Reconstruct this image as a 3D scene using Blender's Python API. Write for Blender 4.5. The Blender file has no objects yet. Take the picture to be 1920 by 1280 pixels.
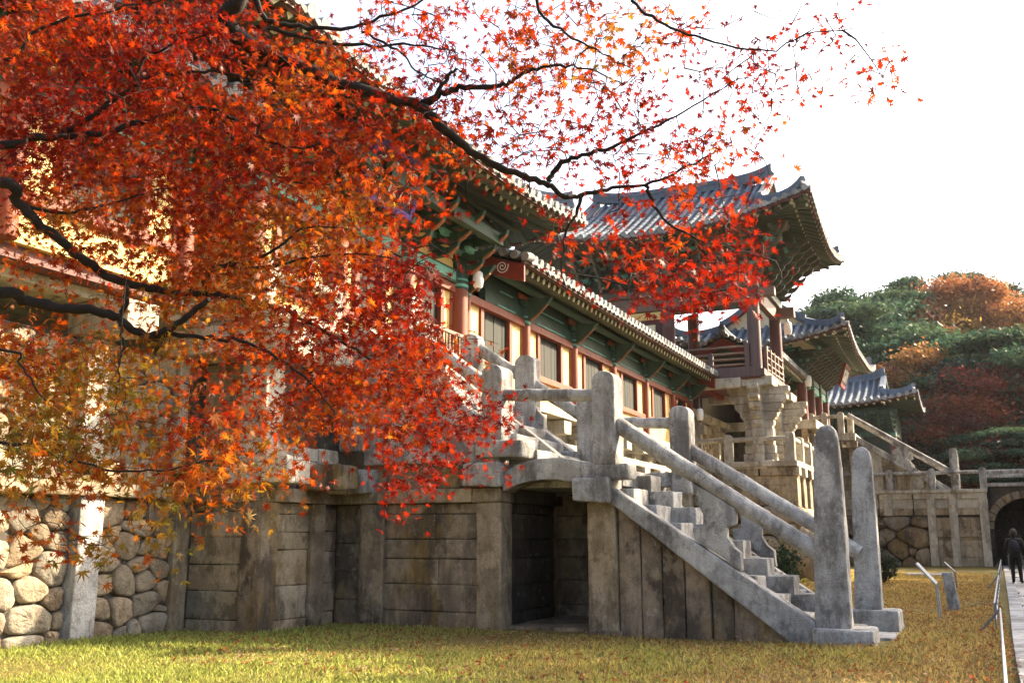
import bpy, math, random
import numpy as np
from mathutils import Vector, Matrix

random.seed(7)
RNG = np.random.default_rng(7)
sc = bpy.context.scene
COL = sc.collection

# ------------------------------------------------------------------ camera
CAM_H = 1.5
FPX, HOR, VPX = 1855.0, 1008.0, 1838.0           # measured on the 1920 px wide photograph
PITCH = math.atan((HOR - 640) / FPX)
YAW = math.atan((VPX - 960) / math.hypot(FPX, HOR - 640))
FH = np.array([math.cos(YAW), math.sin(YAW), 0.0])
RIGHT = np.array([math.sin(YAW), -math.cos(YAW), 0.0])
UPW = np.array([0, 0, 1.0])
FWD = FH * math.cos(PITCH) + UPW * math.sin(PITCH)
UPC = -FH * math.sin(PITCH) + UPW * math.cos(PITCH)
cam_d = bpy.data.cameras.new('camera')
cam_d.sensor_width = 36.0
cam_d.lens = FPX / 1920 * 36.0
cam_d.clip_start, cam_d.clip_end = 0.1, 3000
cam = bpy.data.objects.new('camera', cam_d)
COL.objects.link(cam)
cam.matrix_world = Matrix(((RIGHT[0], UPC[0], -FWD[0], 0), (RIGHT[1], UPC[1], -FWD[1], 0),
                           (RIGHT[2], UPC[2], -FWD[2], CAM_H), (0, 0, 0, 1)))
sc.camera = cam

# ------------------------------------------------------------------ world, sun, exposure
SUN_EL, SUN_AZ = math.radians(32), math.radians(129)     # azimuth clockwise from +Y
world = bpy.data.worlds.new('World'); sc.world = world; world.use_nodes = True
wn = world.node_tree
sky = wn.nodes.new('ShaderNodeTexSky'); sky.sky_type = 'NISHITA'; sky.sun_disc = False
sky.sun_elevation = SUN_EL; sky.sun_rotation = SUN_AZ
sky.air_density = 0.9; sky.dust_density = 6.0; sky.ozone_density = 0.6
bg = wn.nodes['Background']; bg.inputs['Strength'].default_value = 0.1
hs = wn.nodes.new('ShaderNodeHueSaturation'); hs.inputs['Saturation'].default_value = 0.92; hs.inputs['Value'].default_value = 1.15
wn.links.new(sky.outputs[0], hs.inputs['Color']); wn.links.new(hs.outputs[0], bg.inputs[0])
sun_d = bpy.data.lights.new('sun', 'SUN'); sun_d.energy = 5.0; sun_d.angle = math.radians(0.6)
sun_d.color = (1.0, 0.83, 0.58)
sun = bpy.data.objects.new('sun', sun_d); COL.objects.link(sun)
SUNV = Vector((math.sin(SUN_AZ) * math.cos(SUN_EL), math.cos(SUN_AZ) * math.cos(SUN_EL), math.sin(SUN_EL)))
sun.rotation_euler = SUNV.to_track_quat('Z', 'Y').to_euler()
sun.location = (30, -30, 40)
sc.view_settings.view_transform = 'Standard'; sc.view_settings.look = 'None'
sc.view_settings.exposure = 2.3; sc.view_settings.gamma = 1.0
sc.cycles.max_bounces = 6; sc.cycles.transparent_max_bounces = 4
sc.cycles.use_denoising = True

# ------------------------------------------------------------------ mesh helpers
class MB:
    def __init__(self):
        self.v = []; self.f = []; self.t = []; self.s = []; self.m = []; self.n = 0
    def add(self, verts, faces, tone=1.0, smooth=False, mat=0):
        b = self.n
        if not hasattr(tone, '__len__'): tone = (tone, tone, tone)
        for p in verts: self.v.append((float(p[0]), float(p[1]), float(p[2])))
        self.t.extend([tone] * len(verts))
        for f in faces: self.f.append(tuple(b + i for i in f))
        self.s.extend([smooth] * len(faces)); self.m.extend([mat] * len(faces))
        self.n += len(verts)
    def hexa(self, p, tone=1.0, mat=0, smooth=False):   # p: 4 bottom ccw, 4 top
        self.add(p, [(3, 2, 1, 0), (4, 5, 6, 7), (0, 1, 5, 4), (1, 2, 6, 5), (2, 3, 7, 6), (3, 0, 4, 7)], tone, smooth, mat)
    def box(self, x0, x1, y0, y1, z0, z1, tone=1.0, mat=0, j=0.0):
        p = [(x0, y0, z0), (x1, y0, z0), (x1, y1, z0), (x0, y1, z0), (x0, y0, z1), (x1, y0, z1), (x1, y1, z1), (x0, y1, z1)]
        if j: p = [tuple(c + random.uniform(-j, j) for c in q) for q in p]
        self.hexa(p, tone, mat)
    def obox(self, c, ax, half, tone=1.0, mat=0):       # oriented box
        c = np.array(c, float); a = [np.array(x, float) * h for x, h in zip(ax, half)]
        p = []
        for sz in (-1, 1):
            for sx, sy in ((-1, -1), (1, -1), (1, 1), (-1, 1)): p.append(c + a[0] * sx + a[1] * sy + a[2] * sz)
        self.hexa(p, tone, mat)
    def prism(self, poly, axis, a, b, tone=1.0, mat=0):
        n = len(poly)
        def P(q, w): return [(w, q[0], q[1]), (q[0], w, q[1]), (q[0], q[1], w)][axis]
        vs = [P(q, a) for q in poly] + [P(q, b) for q in poly]
        fs = [tuple(range(n - 1, -1, -1)), tuple(range(n, 2 * n))]
        for i in range(n):
            k = (i + 1) % n; fs.append((i, k, n + k, n + i))
        self.add(vs, fs, tone, False, mat)
    def tube(self, path, rad, n=12, caps=True, tone=1.0, mat=0, cap_mat=None, squash=1.0):
        path = [np.array(p, float) for p in path]
        if not hasattr(rad, '__len__'): rad = [rad] * len(path)
        vs = []; u = None
        for i, p in enumerate(path):
            d = path[min(i + 1, len(path) - 1)] - path[max(i - 1, 0)]
            d = d / (np.linalg.norm(d) + 1e-9)
            if u is None:
                h = np.array([0, 0, 1.0]) if abs(d[2]) < 0.9 else np.array([1.0, 0, 0])
                u = np.cross(d, h)
            u = u - d * (u @ d); u /= np.linalg.norm(u) + 1e-9
            w = np.cross(d, u)
            for k in range(n):
                a = 2 * math.pi * k / n
                vs.append(p + (u * math.cos(a) + w * math.sin(a) * squash) * rad[i])
        fs = []
        for i in range(len(path) - 1):
            for k in range(n):
                k2 = (k + 1) % n
                fs.append((i * n + k, i * n + k2, (i + 1) * n + k2, (i + 1) * n + k))
        self.add(vs, fs, tone, True, mat)
        if caps:
            cm = mat if cap_mat is None else cap_mat
            e = (len(path) - 1) * n
            self.add(vs[:n], [tuple(range(n))], tone, False, cm)
            self.add(vs[e:], [tuple(range(n - 1, -1, -1))], tone, False, cm)
    def build(self, name, mats, parent=None, bevel=0.0, label=None, kind=None, loc=None):
        me = bpy.data.meshes.new(name)
        off = np.array(parent_loc(parent) if loc is None else loc, float)
        v = np.array(self.v, float).reshape(-1, 3) - off
        me.from_pydata(v.tolist(), [], self.f)
        if not isinstance(mats, (list, tuple)): mats = [mats]
        for m in mats: me.materials.append(m)
        me.polygons.foreach_set('use_smooth', self.s)
        if len(mats) > 1: me.polygons.foreach_set('material_index', self.m)
        at = me.attributes.new('tone', 'FLOAT_COLOR', 'POINT')
        c = np.ones((len(self.v), 4)); c[:, :3] = np.array(self.t).reshape(-1, 3)
        at.data.foreach_set('color', c.ravel())
        me.update()
        o = bpy.data.objects.new(name, me); COL.objects.link(o)
        if parent is not None:
            o.parent = parent
            if loc is not None:
                o.location = off - np.array(parent_loc(parent))
        elif loc is not None: o.location = off
        if bevel:
            b = o.modifiers.new('bevel', 'BEVEL'); b.width = bevel; b.segments = 2; b.limit_method = 'ANGLE'; b.angle_limit = math.radians(40)
        if label: o['label'] = label
        if kind: o['kind'] = kind
        return o

WLOC = {}
def parent_loc(o):
    if o is None: return (0, 0, 0)
    if o.name in WLOC: return WLOC[o.name]
    p = Vector(o.location); q = o.parent
    while q is not None: p = p + Vector(q.location); q = q.parent
    return tuple(p)

def np_mesh(name, verts, faces, mat, tone=None, smooth=False, parent=None):
    """big meshes straight from numpy arrays (all faces the same size)"""
    me = bpy.data.meshes.new(name)
    k = faces.shape[1]
    off = np.array(parent_loc(parent), float)
    verts = verts - off
    me.vertices.add(len(verts)); me.vertices.foreach_set('co', verts.astype(np.float32).ravel())
    me.loops.add(faces.size); me.loops.foreach_set('vertex_index', faces.astype(np.int32).ravel())
    me.polygons.add(len(faces))
    me.polygons.foreach_set('loop_start', (np.arange(len(faces)) * k).astype(np.int32))
    me.polygons.foreach_set('loop_total', np.full(len(faces), k, np.int32))
    me.polygons.foreach_set('use_smooth', np.full(len(faces), smooth))
    if tone is not None:
        at = me.attributes.new('tone', 'FLOAT_COLOR', 'POINT')
        c = np.ones((len(verts), 4), np.float32); c[:, :3] = tone
        at.data.foreach_set('color', c.ravel())
    me.materials.append(mat)
    me.update(calc_edges=True)
    o = bpy.data.objects.new(name, me); COL.objects.link(o)
    if parent is not None: o.parent = parent
    return o

def thing(name, label, cat, loc=(0, 0, 0), group=None):
    o = bpy.data.objects.new(name, None); COL.objects.link(o)
    o.empty_display_size = 0.2
    o.location = loc; o['label'] = label; o['category'] = cat
    if group: o['group'] = group
    return o
def tag(o, label, cat, group=None):
    o['label'] = label; o['category'] = cat
    if group: o['group'] = group
    return o
def dup_part(o, parent, loc, name=None, rot=None):
    c = o.copy(); COL.objects.link(c); c.parent = parent
    c.location = Vector(loc) - Vector(parent_loc(parent))
    if rot is not None: c.rotation_euler = rot
    return c
def copy_thing(root, loc, label, rotz=0.0, scale=None):
    r = root.copy(); COL.objects.link(r); r.location = loc; r['label'] = label
    r.rotation_euler = (0, 0, rotz)
    if scale is not None: r.scale = scale
    for ch in list(root.children):
        c = ch.copy(); COL.objects.link(c); c.parent = r
        for g in list(ch.children):
            d = g.copy(); COL.objects.link(d); d.parent = c
    return r
def at(px, py, d):
    """a point in the place: direction measured on the photograph, distance d along the view"""
    r = FWD + RIGHT * ((px - 960) / FPX) + UPC * ((640 - py) / FPX)
    return np.array([0, 0, CAM_H]) + r * d
def jit(a=0.12): return 1.0 + random.uniform(-a, a)

# ------------------------------------------------------------------ materials
def new_mat(name):
    m = bpy.data.materials.new(name); m.use_nodes = True
    nt = m.node_tree; nt.nodes.clear()
    return m, nt
def ND(nt, typ, ins=None, **props):
    n = nt.nodes.new(typ)
    for k, v in props.items(): setattr(n, k, v)
    for k, v in (ins or {}).items():
        s = n.inputs[k]
        if hasattr(v, 'is_output'): nt.links.new(v, s)
        else: s.default_value = v
    return n
def mixc(nt, a, b, fac, mode='MIX'):
    n = nt.nodes.new('ShaderNodeMix'); n.data_type = 'RGBA'; n.blend_type = mode
    for k, v in ((0, fac), (6, a), (7, b)):
        if hasattr(v, 'is_output'): nt.links.new(v, n.inputs[k])
        else: n.inputs[k].default_value = v if k == 0 else (*v, 1.0) if len(v) == 3 else v
    return n.outputs[2]
def noise(nt, pos, scale, detail=6, rough=0.6, sx=1, sy=1, sz=1):
    if (sx, sy, sz) != (1, 1, 1):
        pos = ND(nt, 'ShaderNodeVectorMath', {0: pos, 1: (sx, sy, sz)}, operation='MULTIPLY').outputs[0]
    return ND(nt, 'ShaderNodeTexNoise', {'Vector': pos, 'Scale': scale, 'Detail': detail, 'Roughness': rough}).outputs['Fac']
def ramp(nt, fac, lo, hi):
    n = ND(nt, 'ShaderNodeMapRange', {'Value': fac, 'From Min': lo, 'From Max': hi})
    return n.outputs[0]
def finish(nt, color, rough=0.8, bump=None, bstr=0.3, bdist=0.02, spec=0.3, extra=None):
    b = ND(nt, 'ShaderNodeBsdfPrincipled')
    if hasattr(color, 'is_output'): nt.links.new(color, b.inputs['Base Color'])
    else: b.inputs['Base Color'].default_value = (*color, 1)
    if hasattr(rough, 'is_output'): nt.links.new(rough, b.inputs['Roughness'])
    else: b.inputs['Roughness'].default_value = rough
    b.inputs['Specular IOR Level'].default_value = spec
    if bump is not None:
        bn = ND(nt, 'ShaderNodeBump', {'Strength': bstr, 'Distance': bdist, 'Height': bump})
        nt.links.new(bn.outputs[0], b.inputs['Normal'])
    o = ND(nt, 'ShaderNodeOutputMaterial'); nt.links.new(b.outputs[0], o.inputs[0])
    return b
def tone_attr(nt): return ND(nt, 'ShaderNodeAttribute', attribute_name='tone').outputs['Color']
def position(nt): return ND(nt, 'ShaderNodeNewGeometry').outputs['Position']

def stone_mat(name, c1, c2, stain=(0.09, 0.08, 0.065), stain_amt=0.55, speck=0.35, bstr=0.5, moss=None, blotch=0.55, patch=0.45):
    m, nt = new_mat(name); P = position(nt)
    a = ramp(nt, noise(nt, P, 2.2, 9, 0.7), 0.36, 0.64)
    col = mixc(nt, c1, c2, a)
    col = mixc(nt, col, tone_attr(nt), 1.0, 'MULTIPLY')
    st = ramp(nt, noise(nt, P, 1.5, 9, 0.7, 1, 1, 0.5), 0.49, 0.57)
    st2 = ND(nt, 'ShaderNodeMath', {0: st, 1: stain_amt}, operation='MULTIPLY').outputs[0]
    col = mixc(nt, col, stain, st2)
    if moss:
        mo = ramp(nt, noise(nt, P, 1.9, 7, 0.7, 1, 1, 0.3), 0.5, 0.6)
        mo = ND(nt, 'ShaderNodeMath', {0: mo, 1: 0.6}, operation='MULTIPLY').outputs[0]
        col = mixc(nt, col, moss, mo)
    pa = ramp(nt, noise(nt, P, 0.9, 10, 0.66, 1, 1, 0.7), 0.53, 0.56)
    pa = ND(nt, 'ShaderNodeMath', {0: pa, 1: patch}, operation='MULTIPLY').outputs[0]
    col = mixc(nt, col, (c2[0] * 1.35, c2[1] * 1.35, c2[2] * 1.3), pa)
    lic = ramp(nt, noise(nt, P, 7.0, 5, 0.7), 0.6, 0.72)
    lic = ND(nt, 'ShaderNodeMath', {0: lic, 1: 0.4}, operation='MULTIPLY').outputs[0]
    col = mixc(nt, col, (0.5, 0.49, 0.45), lic)
    sk = ramp(nt, noise(nt, P, 5.0, 6, 0.7, 1, 1, 0.12), 0.5, 0.62)
    sk = ND(nt, 'ShaderNodeMath', {0: sk, 1: 0.38}, operation='MULTIPLY').outputs[0]
    col = mixc(nt, col, (stain[0] * 1.2, stain[1] * 1.15, stain[2] * 1.1), sk)
    bl = ramp(nt, noise(nt, P, 4.5, 9, 0.78), 0.5, 0.66)
    bl = ND(nt, 'ShaderNodeMath', {0: bl, 1: blotch}, operation='MULTIPLY').outputs[0]
    col = mixc(nt, col, (stain[0] * 1.1, stain[1] * 1.1, stain[2] * 1.15), bl)
    sp = ramp(nt, noise(nt, P, 75, 3, 0.8), 0.36, 0.64)
    sp = mixc(nt, (1 - speck,) * 3, (1 + speck * 0.6,) * 3, sp)
    col = mixc(nt, col, sp, 1.0, 'MULTIPLY')
    h1 = noise(nt, P, 28, 6, 0.7); h2 = noise(nt, P, 5, 4)
    h = ND(nt, 'ShaderNodeMath', {0: h2, 1: 1.6, 2: h1}, operation='MULTIPLY_ADD').outputs[0]
    finish(nt, col, 0.9, h, bstr, 0.03, 0.2)
    return m

def paint_mat(name, c1, c2, scale=3.0, rough=0.6, bstr=0.2, grain=None, dirt=0.25):
    m, nt = new_mat(name); P = position(nt)
    a = ramp(nt, noise(nt, P, scale, 6, 0.65, *(grain or (1, 1, 1))), 0.35, 0.65)
    col = mixc(nt, c1, c2, a)
    col = mixc(nt, col, tone_attr(nt), 1.0, 'MULTIPLY')
    d = ramp(nt, noise(nt, P, 9, 6, 0.7), 0.5, 0.75)
    d = ND(nt, 'ShaderNodeMath', {0: d, 1: dirt}, operation='MULTIPLY').outputs[0]
    col = mixc(nt, col, (c1[0] * 0.35, c1[1] * 0.35, c1[2] * 0.35), d)
    finish(nt, col, rough, noise(nt, P, 24, 5, 0.7, *(grain or (1, 1, 1))), bstr, 0.01, 0.25)
    return m

M = {}
M['granite'] = stone_mat('grey_granite', (0.27, 0.26, 0.245), (0.46, 0.45, 0.425), stain=(0.085, 0.075, 0.066), stain_amt=0.7, speck=0.28, bstr=0.8, patch=.4)
M['granite_pale'] = stone_mat('pale_granite', (0.36, 0.33, 0.27), (0.48, 0.445, 0.37), stain=(0.17, 0.13, 0.085), stain_amt=0.55, speck=0.25)
M['tan'] = stone_mat('tan_weathered_stone', (0.22, 0.17, 0.11), (0.36, 0.29, 0.20), stain=(0.085, 0.064, 0.042), stain_amt=0.8, speck=0.3, moss=(0.17, 0.12, 0.05))
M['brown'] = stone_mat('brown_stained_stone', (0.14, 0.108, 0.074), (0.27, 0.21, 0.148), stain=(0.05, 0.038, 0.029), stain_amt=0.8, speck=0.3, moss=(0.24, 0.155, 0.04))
M['rubble'] = stone_mat('rubble_stone', (0.25, 0.20, 0.135), (0.40, 0.335, 0.24), stain=(0.13, 0.09, 0.06), stain_amt=0.5, speck=0.3, bstr=1.0, patch=.3)
M['shade_dark'] = stone_mat('shade_painted_stone', (0.035, 0.03, 0.024), (0.075, 0.06, 0.045), stain=(0.02, 0.017, 0.014))  # stone colour with the shade of the passages painted in
M['joint'] = stone_mat('dark_earth_joint', (0.035, 0.03, 0.024), (0.06, 0.05, 0.04))
M['tile'] = stone_mat('grey_roof_tile', (0.085, 0.11, 0.15), (0.135, 0.165, 0.205), stain=(0.06, 0.075, 0.095), stain_amt=0.35, patch=.2, speck=0.12, bstr=0.25, blotch=0.25)
M['tile_end'] = stone_mat('pale_tile_end', (0.20, 0.205, 0.21), (0.31, 0.315, 0.315), stain=(0.09, 0.09, 0.09), speck=0.15, bstr=0.3)
M['green'] = paint_mat('green_painted_timber', (0.016, 0.042, 0.028), (0.034, 0.066, 0.042))
M['green_dull'] = paint_mat('weathered_green_timber', (0.055, 0.078, 0.06), (0.095, 0.10, 0.07))
M['teal'] = paint_mat('turquoise_painted_trim', (0.08, 0.26, 0.20), (0.13, 0.34, 0.26))
M['orange'] = paint_mat('orange_painted_trim', (0.22, 0.085, 0.035), (0.30, 0.12, 0.05))
M['rafter_end'] = paint_mat('pale_painted_rafter_end', (0.50, 0.47, 0.33), (0.60, 0.57, 0.42), dirt=0.15)
M['red'] = paint_mat('red_brown_timber', (0.15, 0.034, 0.015), (0.23, 0.058, 0.025), scale=6, grain=(1, 1, 0.15))
M['red_dark'] = paint_mat('dark_red_timber', (0.085, 0.035, 0.03), (0.14, 0.05, 0.04), scale=6, grain=(1, 1, 0.12))
M['crimson'] = paint_mat('crimson_gable_board', (0.14, 0.018, 0.012), (0.20, 0.03, 0.018))
M['column_grey'] = paint_mat('weathered_column', (0.075, 0.05, 0.05), (0.12, 0.075, 0.07), scale=5, grain=(1, 1, 0.1))
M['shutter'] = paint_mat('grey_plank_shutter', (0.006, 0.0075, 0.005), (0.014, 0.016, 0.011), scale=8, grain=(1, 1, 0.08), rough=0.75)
M['yellow'] = paint_mat('yellow_plaster', (0.62, 0.43, 0.14), (0.70, 0.50, 0.19), dirt=0.08, bstr=0.1)
M['cream'] = paint_mat('cream_plaster', (0.62, 0.52, 0.32), (0.70, 0.60, 0.40), dirt=0.1, bstr=0.1)
M['wood'] = paint_mat('old_railing_wood', (0.13, 0.085, 0.062), (0.20, 0.125, 0.09), scale=7)
M['black'] = paint_mat('black_lacquer_board', (0.012, 0.012, 0.016), (0.02, 0.02, 0.03), dirt=0)
M['violet'] = paint_mat('violet_board_frame', (0.05, 0.03, 0.16), (0.08, 0.05, 0.22), dirt=0.1)
M['white'] = paint_mat('white_paint', (0.74, 0.73, 0.70), (0.8, 0.79, 0.76), dirt=0.06, bstr=0.05)
M['metal'] = paint_mat('brushed_sign_metal', (0.22, 0.24, 0.26), (0.30, 0.32, 0.34), rough=0.35)
M['dark_metal'] = paint_mat('dark_barrier_metal', (0.09, 0.095, 0.11), (0.15, 0.155, 0.17), rough=0.45)
M['bark'] = paint_mat('dark_maple_bark', (0.010, 0.008, 0.007), (0.024, 0.019, 0.016), scale=14, bstr=0.9, rough=0.9)
M['pine_bark'] = paint_mat('pine_bark', (0.05, 0.035, 0.028), (0.09, 0.06, 0.045), scale=5, bstr=0.6, rough=0.9)
M['cloth'] = paint_mat('black_cloth', (0.008, 0.008, 0.012), (0.016, 0.016, 0.022), dirt=0)
M['jacket'] = paint_mat('dark_blue_jacket', (0.016, 0.02, 0.032), (0.028, 0.033, 0.05), dirt=0)
M['hair'] = paint_mat('dark_brown_hair', (0.03, 0.018, 0.012), (0.05, 0.03, 0.02), scale=30, dirt=0)
M['skin'] = paint_mat('skin', (0.42, 0.26, 0.18), (0.46, 0.29, 0.2), dirt=0, bstr=0.02)
M['shoe'] = paint_mat('dark_shoe', (0.02, 0.02, 0.02), (0.03, 0.03, 0.03), dirt=0)

def leaf_mat(name, trans=0.5, tint=1.35, gloss=0.04):
    m, nt = new_mat(name)
    c = tone_attr(nt)
    d = ND(nt, 'ShaderNodeBsdfDiffuse', {'Color': c})
    tc = mixc(nt, c, (tint, tint, tint), 1.0, 'MULTIPLY')
    t = ND(nt, 'ShaderNodeBsdfTranslucent', {'Color': tc})
    mx = ND(nt, 'ShaderNodeMixShader', {0: trans}); nt.links.new(d.outputs[0], mx.inputs[1]); nt.links.new(t.outputs[0], mx.inputs[2])
    g = ND(nt, 'ShaderNodeBsdfGlossy', {'Color': (0.8, 0.8, 0.8, 1), 'Roughness': 0.45})
    m2 = ND(nt, 'ShaderNodeMixShader', {0: gloss}); nt.links.new(mx.outputs[0], m2.inputs[1]); nt.links.new(g.outputs[0], m2.inputs[2])
    o = ND(nt, 'ShaderNodeOutputMaterial'); nt.links.new(m2.outputs[0], o.inputs[0])
    return m
M['maple_leaf'] = leaf_mat('maple_leaf', 0.66, 1.2, 0.012)
M['foliage'] = leaf_mat('tree_foliage', 0.35, 1.2, 0.02)
M['blade'] = leaf_mat('grass_blade', 0.4, 1.2, 0.02)

def lawn_mat():
    m, nt = new_mat('dry_lawn'); P = position(nt)
    a = ramp(nt, noise(nt, P, 0.5, 8, 0.65), 0.35, 0.65)
    col = mixc(nt, (0.15, 0.125, 0.04), (0.21, 0.155, 0.055), a)
    b = ramp(nt, noise(nt, P, 2.3, 8, 0.7), 0.5, 0.7)
    col = mixc(nt, col, (0.10, 0.105, 0.03), b)
    d = ramp(nt, noise(nt, P, 0.9, 8, 0.7, 1.3, 1, 1), 0.58, 0.72)
    col = mixc(nt, col, (0.16, 0.105, 0.06), d)
    e = ramp(nt, noise(nt, P, 40, 4, 0.8), 0.3, 0.7)
    col = mixc(nt, col, mixc(nt, (0.6, 0.6, 0.6), (1.3, 1.3, 1.3), e), 1.0, 'MULTIPLY')
    finish(nt, col, 0.95, noise(nt, P, 35, 5, 0.8), 0.8, 0.04, 0.1)
    return m
M['lawn'] = lawn_mat()
def path_mat():
    m, nt = new_mat('damp_paved_path'); P = position(nt)
    w = ramp(nt, noise(nt, P, 0.8, 6, 0.6, 0.5, 2.5, 1), 0.42, 0.6)
    col = mixc(nt, (0.20, 0.18, 0.16), (0.10, 0.095, 0.095), w)
    r = ND(nt, 'ShaderNodeMapRange', {'Value': w, 'To Min': 0.75, 'To Max': 0.18}).outputs[0]
    finish(nt, col, r, noise(nt, P, 20, 4), 0.15, 0.02, 0.5)
    return m
M['path'] = path_mat()
M['kerb'] = stone_mat('pale_kerb_stone', (0.30, 0.29, 0.28), (0.42, 0.41, 0.40), speck=0.2)
M['forest_floor'] = paint_mat('forest_floor', (0.03, 0.028, 0.015), (0.06, 0.045, 0.025), scale=0.5)
M['far_hill'] = paint_mat('wooded_far_hill', (0.05, 0.065, 0.045), (0.10, 0.09, 0.06), scale=0.03)

# ------------------------------------------------------------------ ground, path, hills
def sheet(name, poly, z, mat, kind='structure'):
    mb = MB(); mb.add([(x, y, z) for x, y in poly], [tuple(range(len(poly)))])
    return mb.build(name, mat, None, kind=kind)
def ground_z(x, y):
    h = 0.0
    d = max(0.0, x - 95.0)
    h += min(d * 0.16, 26.0)
    d2 = max(0.0, y - 40.0) if x < 95 else 0
    return h
gv = []; gf = []
xs = np.concatenate([np.linspace(-150, -12, 8), np.linspace(-10, 95, 43), np.linspace(100, 420, 33), [700, 1500, 2600]])
ys = np.concatenate([[-2000, -900], np.linspace(-300, -22, 10), np.linspace(-20, 24, 23), np.linspace(30, 300, 10), [900, 2000]])
for i, x in enumerate(xs):
    for j, y in enumerate(ys):
        z = ground_z(x, y)
        if -10 < x < 60 and -20 < y < 24: z += 0.025 * math.sin(x * 0.9 + 1.3 * math.sin(y * 0.7)) * math.cos(y * 0.8) - 0.02
        gv.append((x, y, z))
ny = len(ys)
for i in range(len(xs) - 1):
    for j in range(ny - 1):
        gf.append((i * ny + j, (i + 1) * ny + j, (i + 1) * ny + j + 1, i * ny + j + 1))
mb = MB(); mb.add(gv, gf, 1.0, True)
mb.build('lawn_ground', M['lawn'], None, kind='structure')
# forest floor over the rising ground behind the temple
fv = []; ff = []
fx = np.linspace(93, 420, 34); fy = np.linspace(-120, 160, 29)
for x in fx:
    for y in fy: fv.append((x, y, ground_z(x, y) + 0.05))
for i in range(33):
    for j in range(28): ff.append((i * 29 + j, (i + 1) * 29 + j, (i + 1) * 29 + j + 1, i * 29 + j + 1))
mb = MB(); mb.add(fv, ff, 1.0, True); mb.build('forest_floor_ground', M['forest_floor'], None, kind='structure')

# path: damp paving with a pale kerb strip along the lawn
kl = [(6, -0.22), (13.5, -0.27), (17.2, -0.32), (25.8, -0.47), (45.6, -0.78), (62, -1.0)]
kr = [(62, -1.25), (45.6, -1.02), (25.8, -0.72), (20.8, -0.62), (13.5, -0.55), (6, -0.5)]
mb = MB(); mb.add([(x, y, 0.03) for x, y in kl + kr], [tuple(range(len(kl + kr)))])
n = len(kl + kr)
mb.add([(x, y, 0.03) for x, y in kl] + [(x, y, -0.1) for x, y in kl], [(i, i + 1, 6 + i + 1, 6 + i) for i in range(5)])
mb.build('kerb_strip', M['kerb'], None, kind='structure')
sheet('paved_path', [(6, -0.5), (13.5, -0.55), (20.8, -0.62), (25.8, -0.72), (45.6, -1.02), (92, -1.7), (92, -6.5), (6, -6.5)], 0.02, M['path'])

# ------------------------------------------------------------------ stone building blocks
def clip_poly(poly, px, py, nx, ny_):
    out = []; n = len(poly)
    for i in range(n):
        a, b = poly[i], poly[(i + 1) % n]
        da = (a[0] - px) * nx + (a[1] - py) * ny_; db = (b[0] - px) * nx + (b[1] - py) * ny_
        if da <= 0: out.append(a)
        if (da < 0 < db) or (db < 0 < da):
            t = da / (da - db); out.append((a[0] + (b[0] - a[0]) * t, a[1] + (b[1] - a[1]) * t))
    return out
def chaikin(p):
    o = []
    for i in range(len(p)):
        a, b = p[i], p[(i + 1) % len(p)]
        o.append((a[0] * .8 + b[0] * .2, a[1] * .8 + b[1] * .2)); o.append((a[0] * .2 + b[0] * .8, a[1] * .2 + b[1] * .8))
    return o
def rubble(mb, s0, s1, z0, z1, mapf, cw=0.47, ch=0.29, bulge=0.075, gap=0.007, seed=1):
    """irregular rounded field stones filling a rectangle; mapf(s, z, out) gives the place"""
    rr = random.Random(seed)
    rows = max(1, round((z1 - z0) / ch)); seeds = []
    for r in range(rows):
        n = max(1, round((s1 - s0) / (cw * rr.uniform(0.8, 1.2))))
        for c in range(n):
            seeds.append((s0 + (c + 0.5 + (0.5 if r % 2 else 0) * 0.5 + rr.uniform(-.42, .42)) * (s1 - s0) / n,
                          z0 + (r + 0.5 + rr.uniform(-.42, .42)) * (z1 - z0) / rows))
    wts = [rr.uniform(-.17, .17) for _ in seeds]
    for i, (sx, sz) in enumerate(seeds):
        poly = [(s0, z0), (s1, z0), (s1, z1), (s0, z1)]
        for k, (qx, qz) in enumerate(seeds):
            if k == i or abs(qx - sx) > 3 * cw: continue
            w = 0.6                                     # stones are wider than tall
            f = .5 + wts[i] - wts[k]
            mx, mz = sx + (qx - sx) * f, sz + (qz - sz) * f
            poly = clip_poly(poly, mx, mz, (qx - sx) * w, (qz - sz))
            if len(poly) < 3: break
        if len(poly) < 3: continue
        cx = sum(p[0] for p in poly) / len(poly); cz = sum(p[1] for p in poly) / len(poly)
        sh = []
        for p in poly:
            d = math.hypot(p[0] - cx, p[1] - cz) + 1e-6
            k = max(0.2, (d - gap * 1.5) / d); sh.append((cx + (p[0] - cx) * k, cz + (p[1] - cz) * k))
        sh = chaikin(chaikin(sh)); n = len(sh)
        tone = rr.uniform(0.62, 1.2); warm = rr.uniform(-0.1, 0.14)
        tone = (tone * (1 + warm), tone, tone * (1 - warm * 1.3))
        b = bulge * rr.uniform(0.6, 1.25); tiltx = rr.uniform(-.2, .2); tiltz = rr.uniform(-.2, .2)
        vs = []
        for k, d in ((1.0, -0.09), (0.99, 0.1), (0.95, 0.6), (0.78, 0.88), (0.4, 1.0)):
            for p in sh:
                x = cx + (p[0] - cx) * k; z = cz + (p[1] - cz) * k
                o = (d * b if d > 0 else d) + (tiltx * (x - cx) + tiltz * (z - cz)) * (1 if d > 0 else 0) + (rr.uniform(-.016, .016) if d > 0 else 0)
                vs.append(mapf(x, z, o))
        vs.append(mapf(cx, cz, b * 1.02))
        fs = []
        for q in range(4):
            for k in range(n):
                k2 = (k + 1) % n; fs.append((q * n + k, q * n + k2, (q + 1) * n + k2, (q + 1) * n + k))
        for k in range(n): fs.append((4 * n + k, 4 * n + (k + 1) % n, len(vs) - 1))
        mb.add(vs, fs, tone, True)
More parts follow.
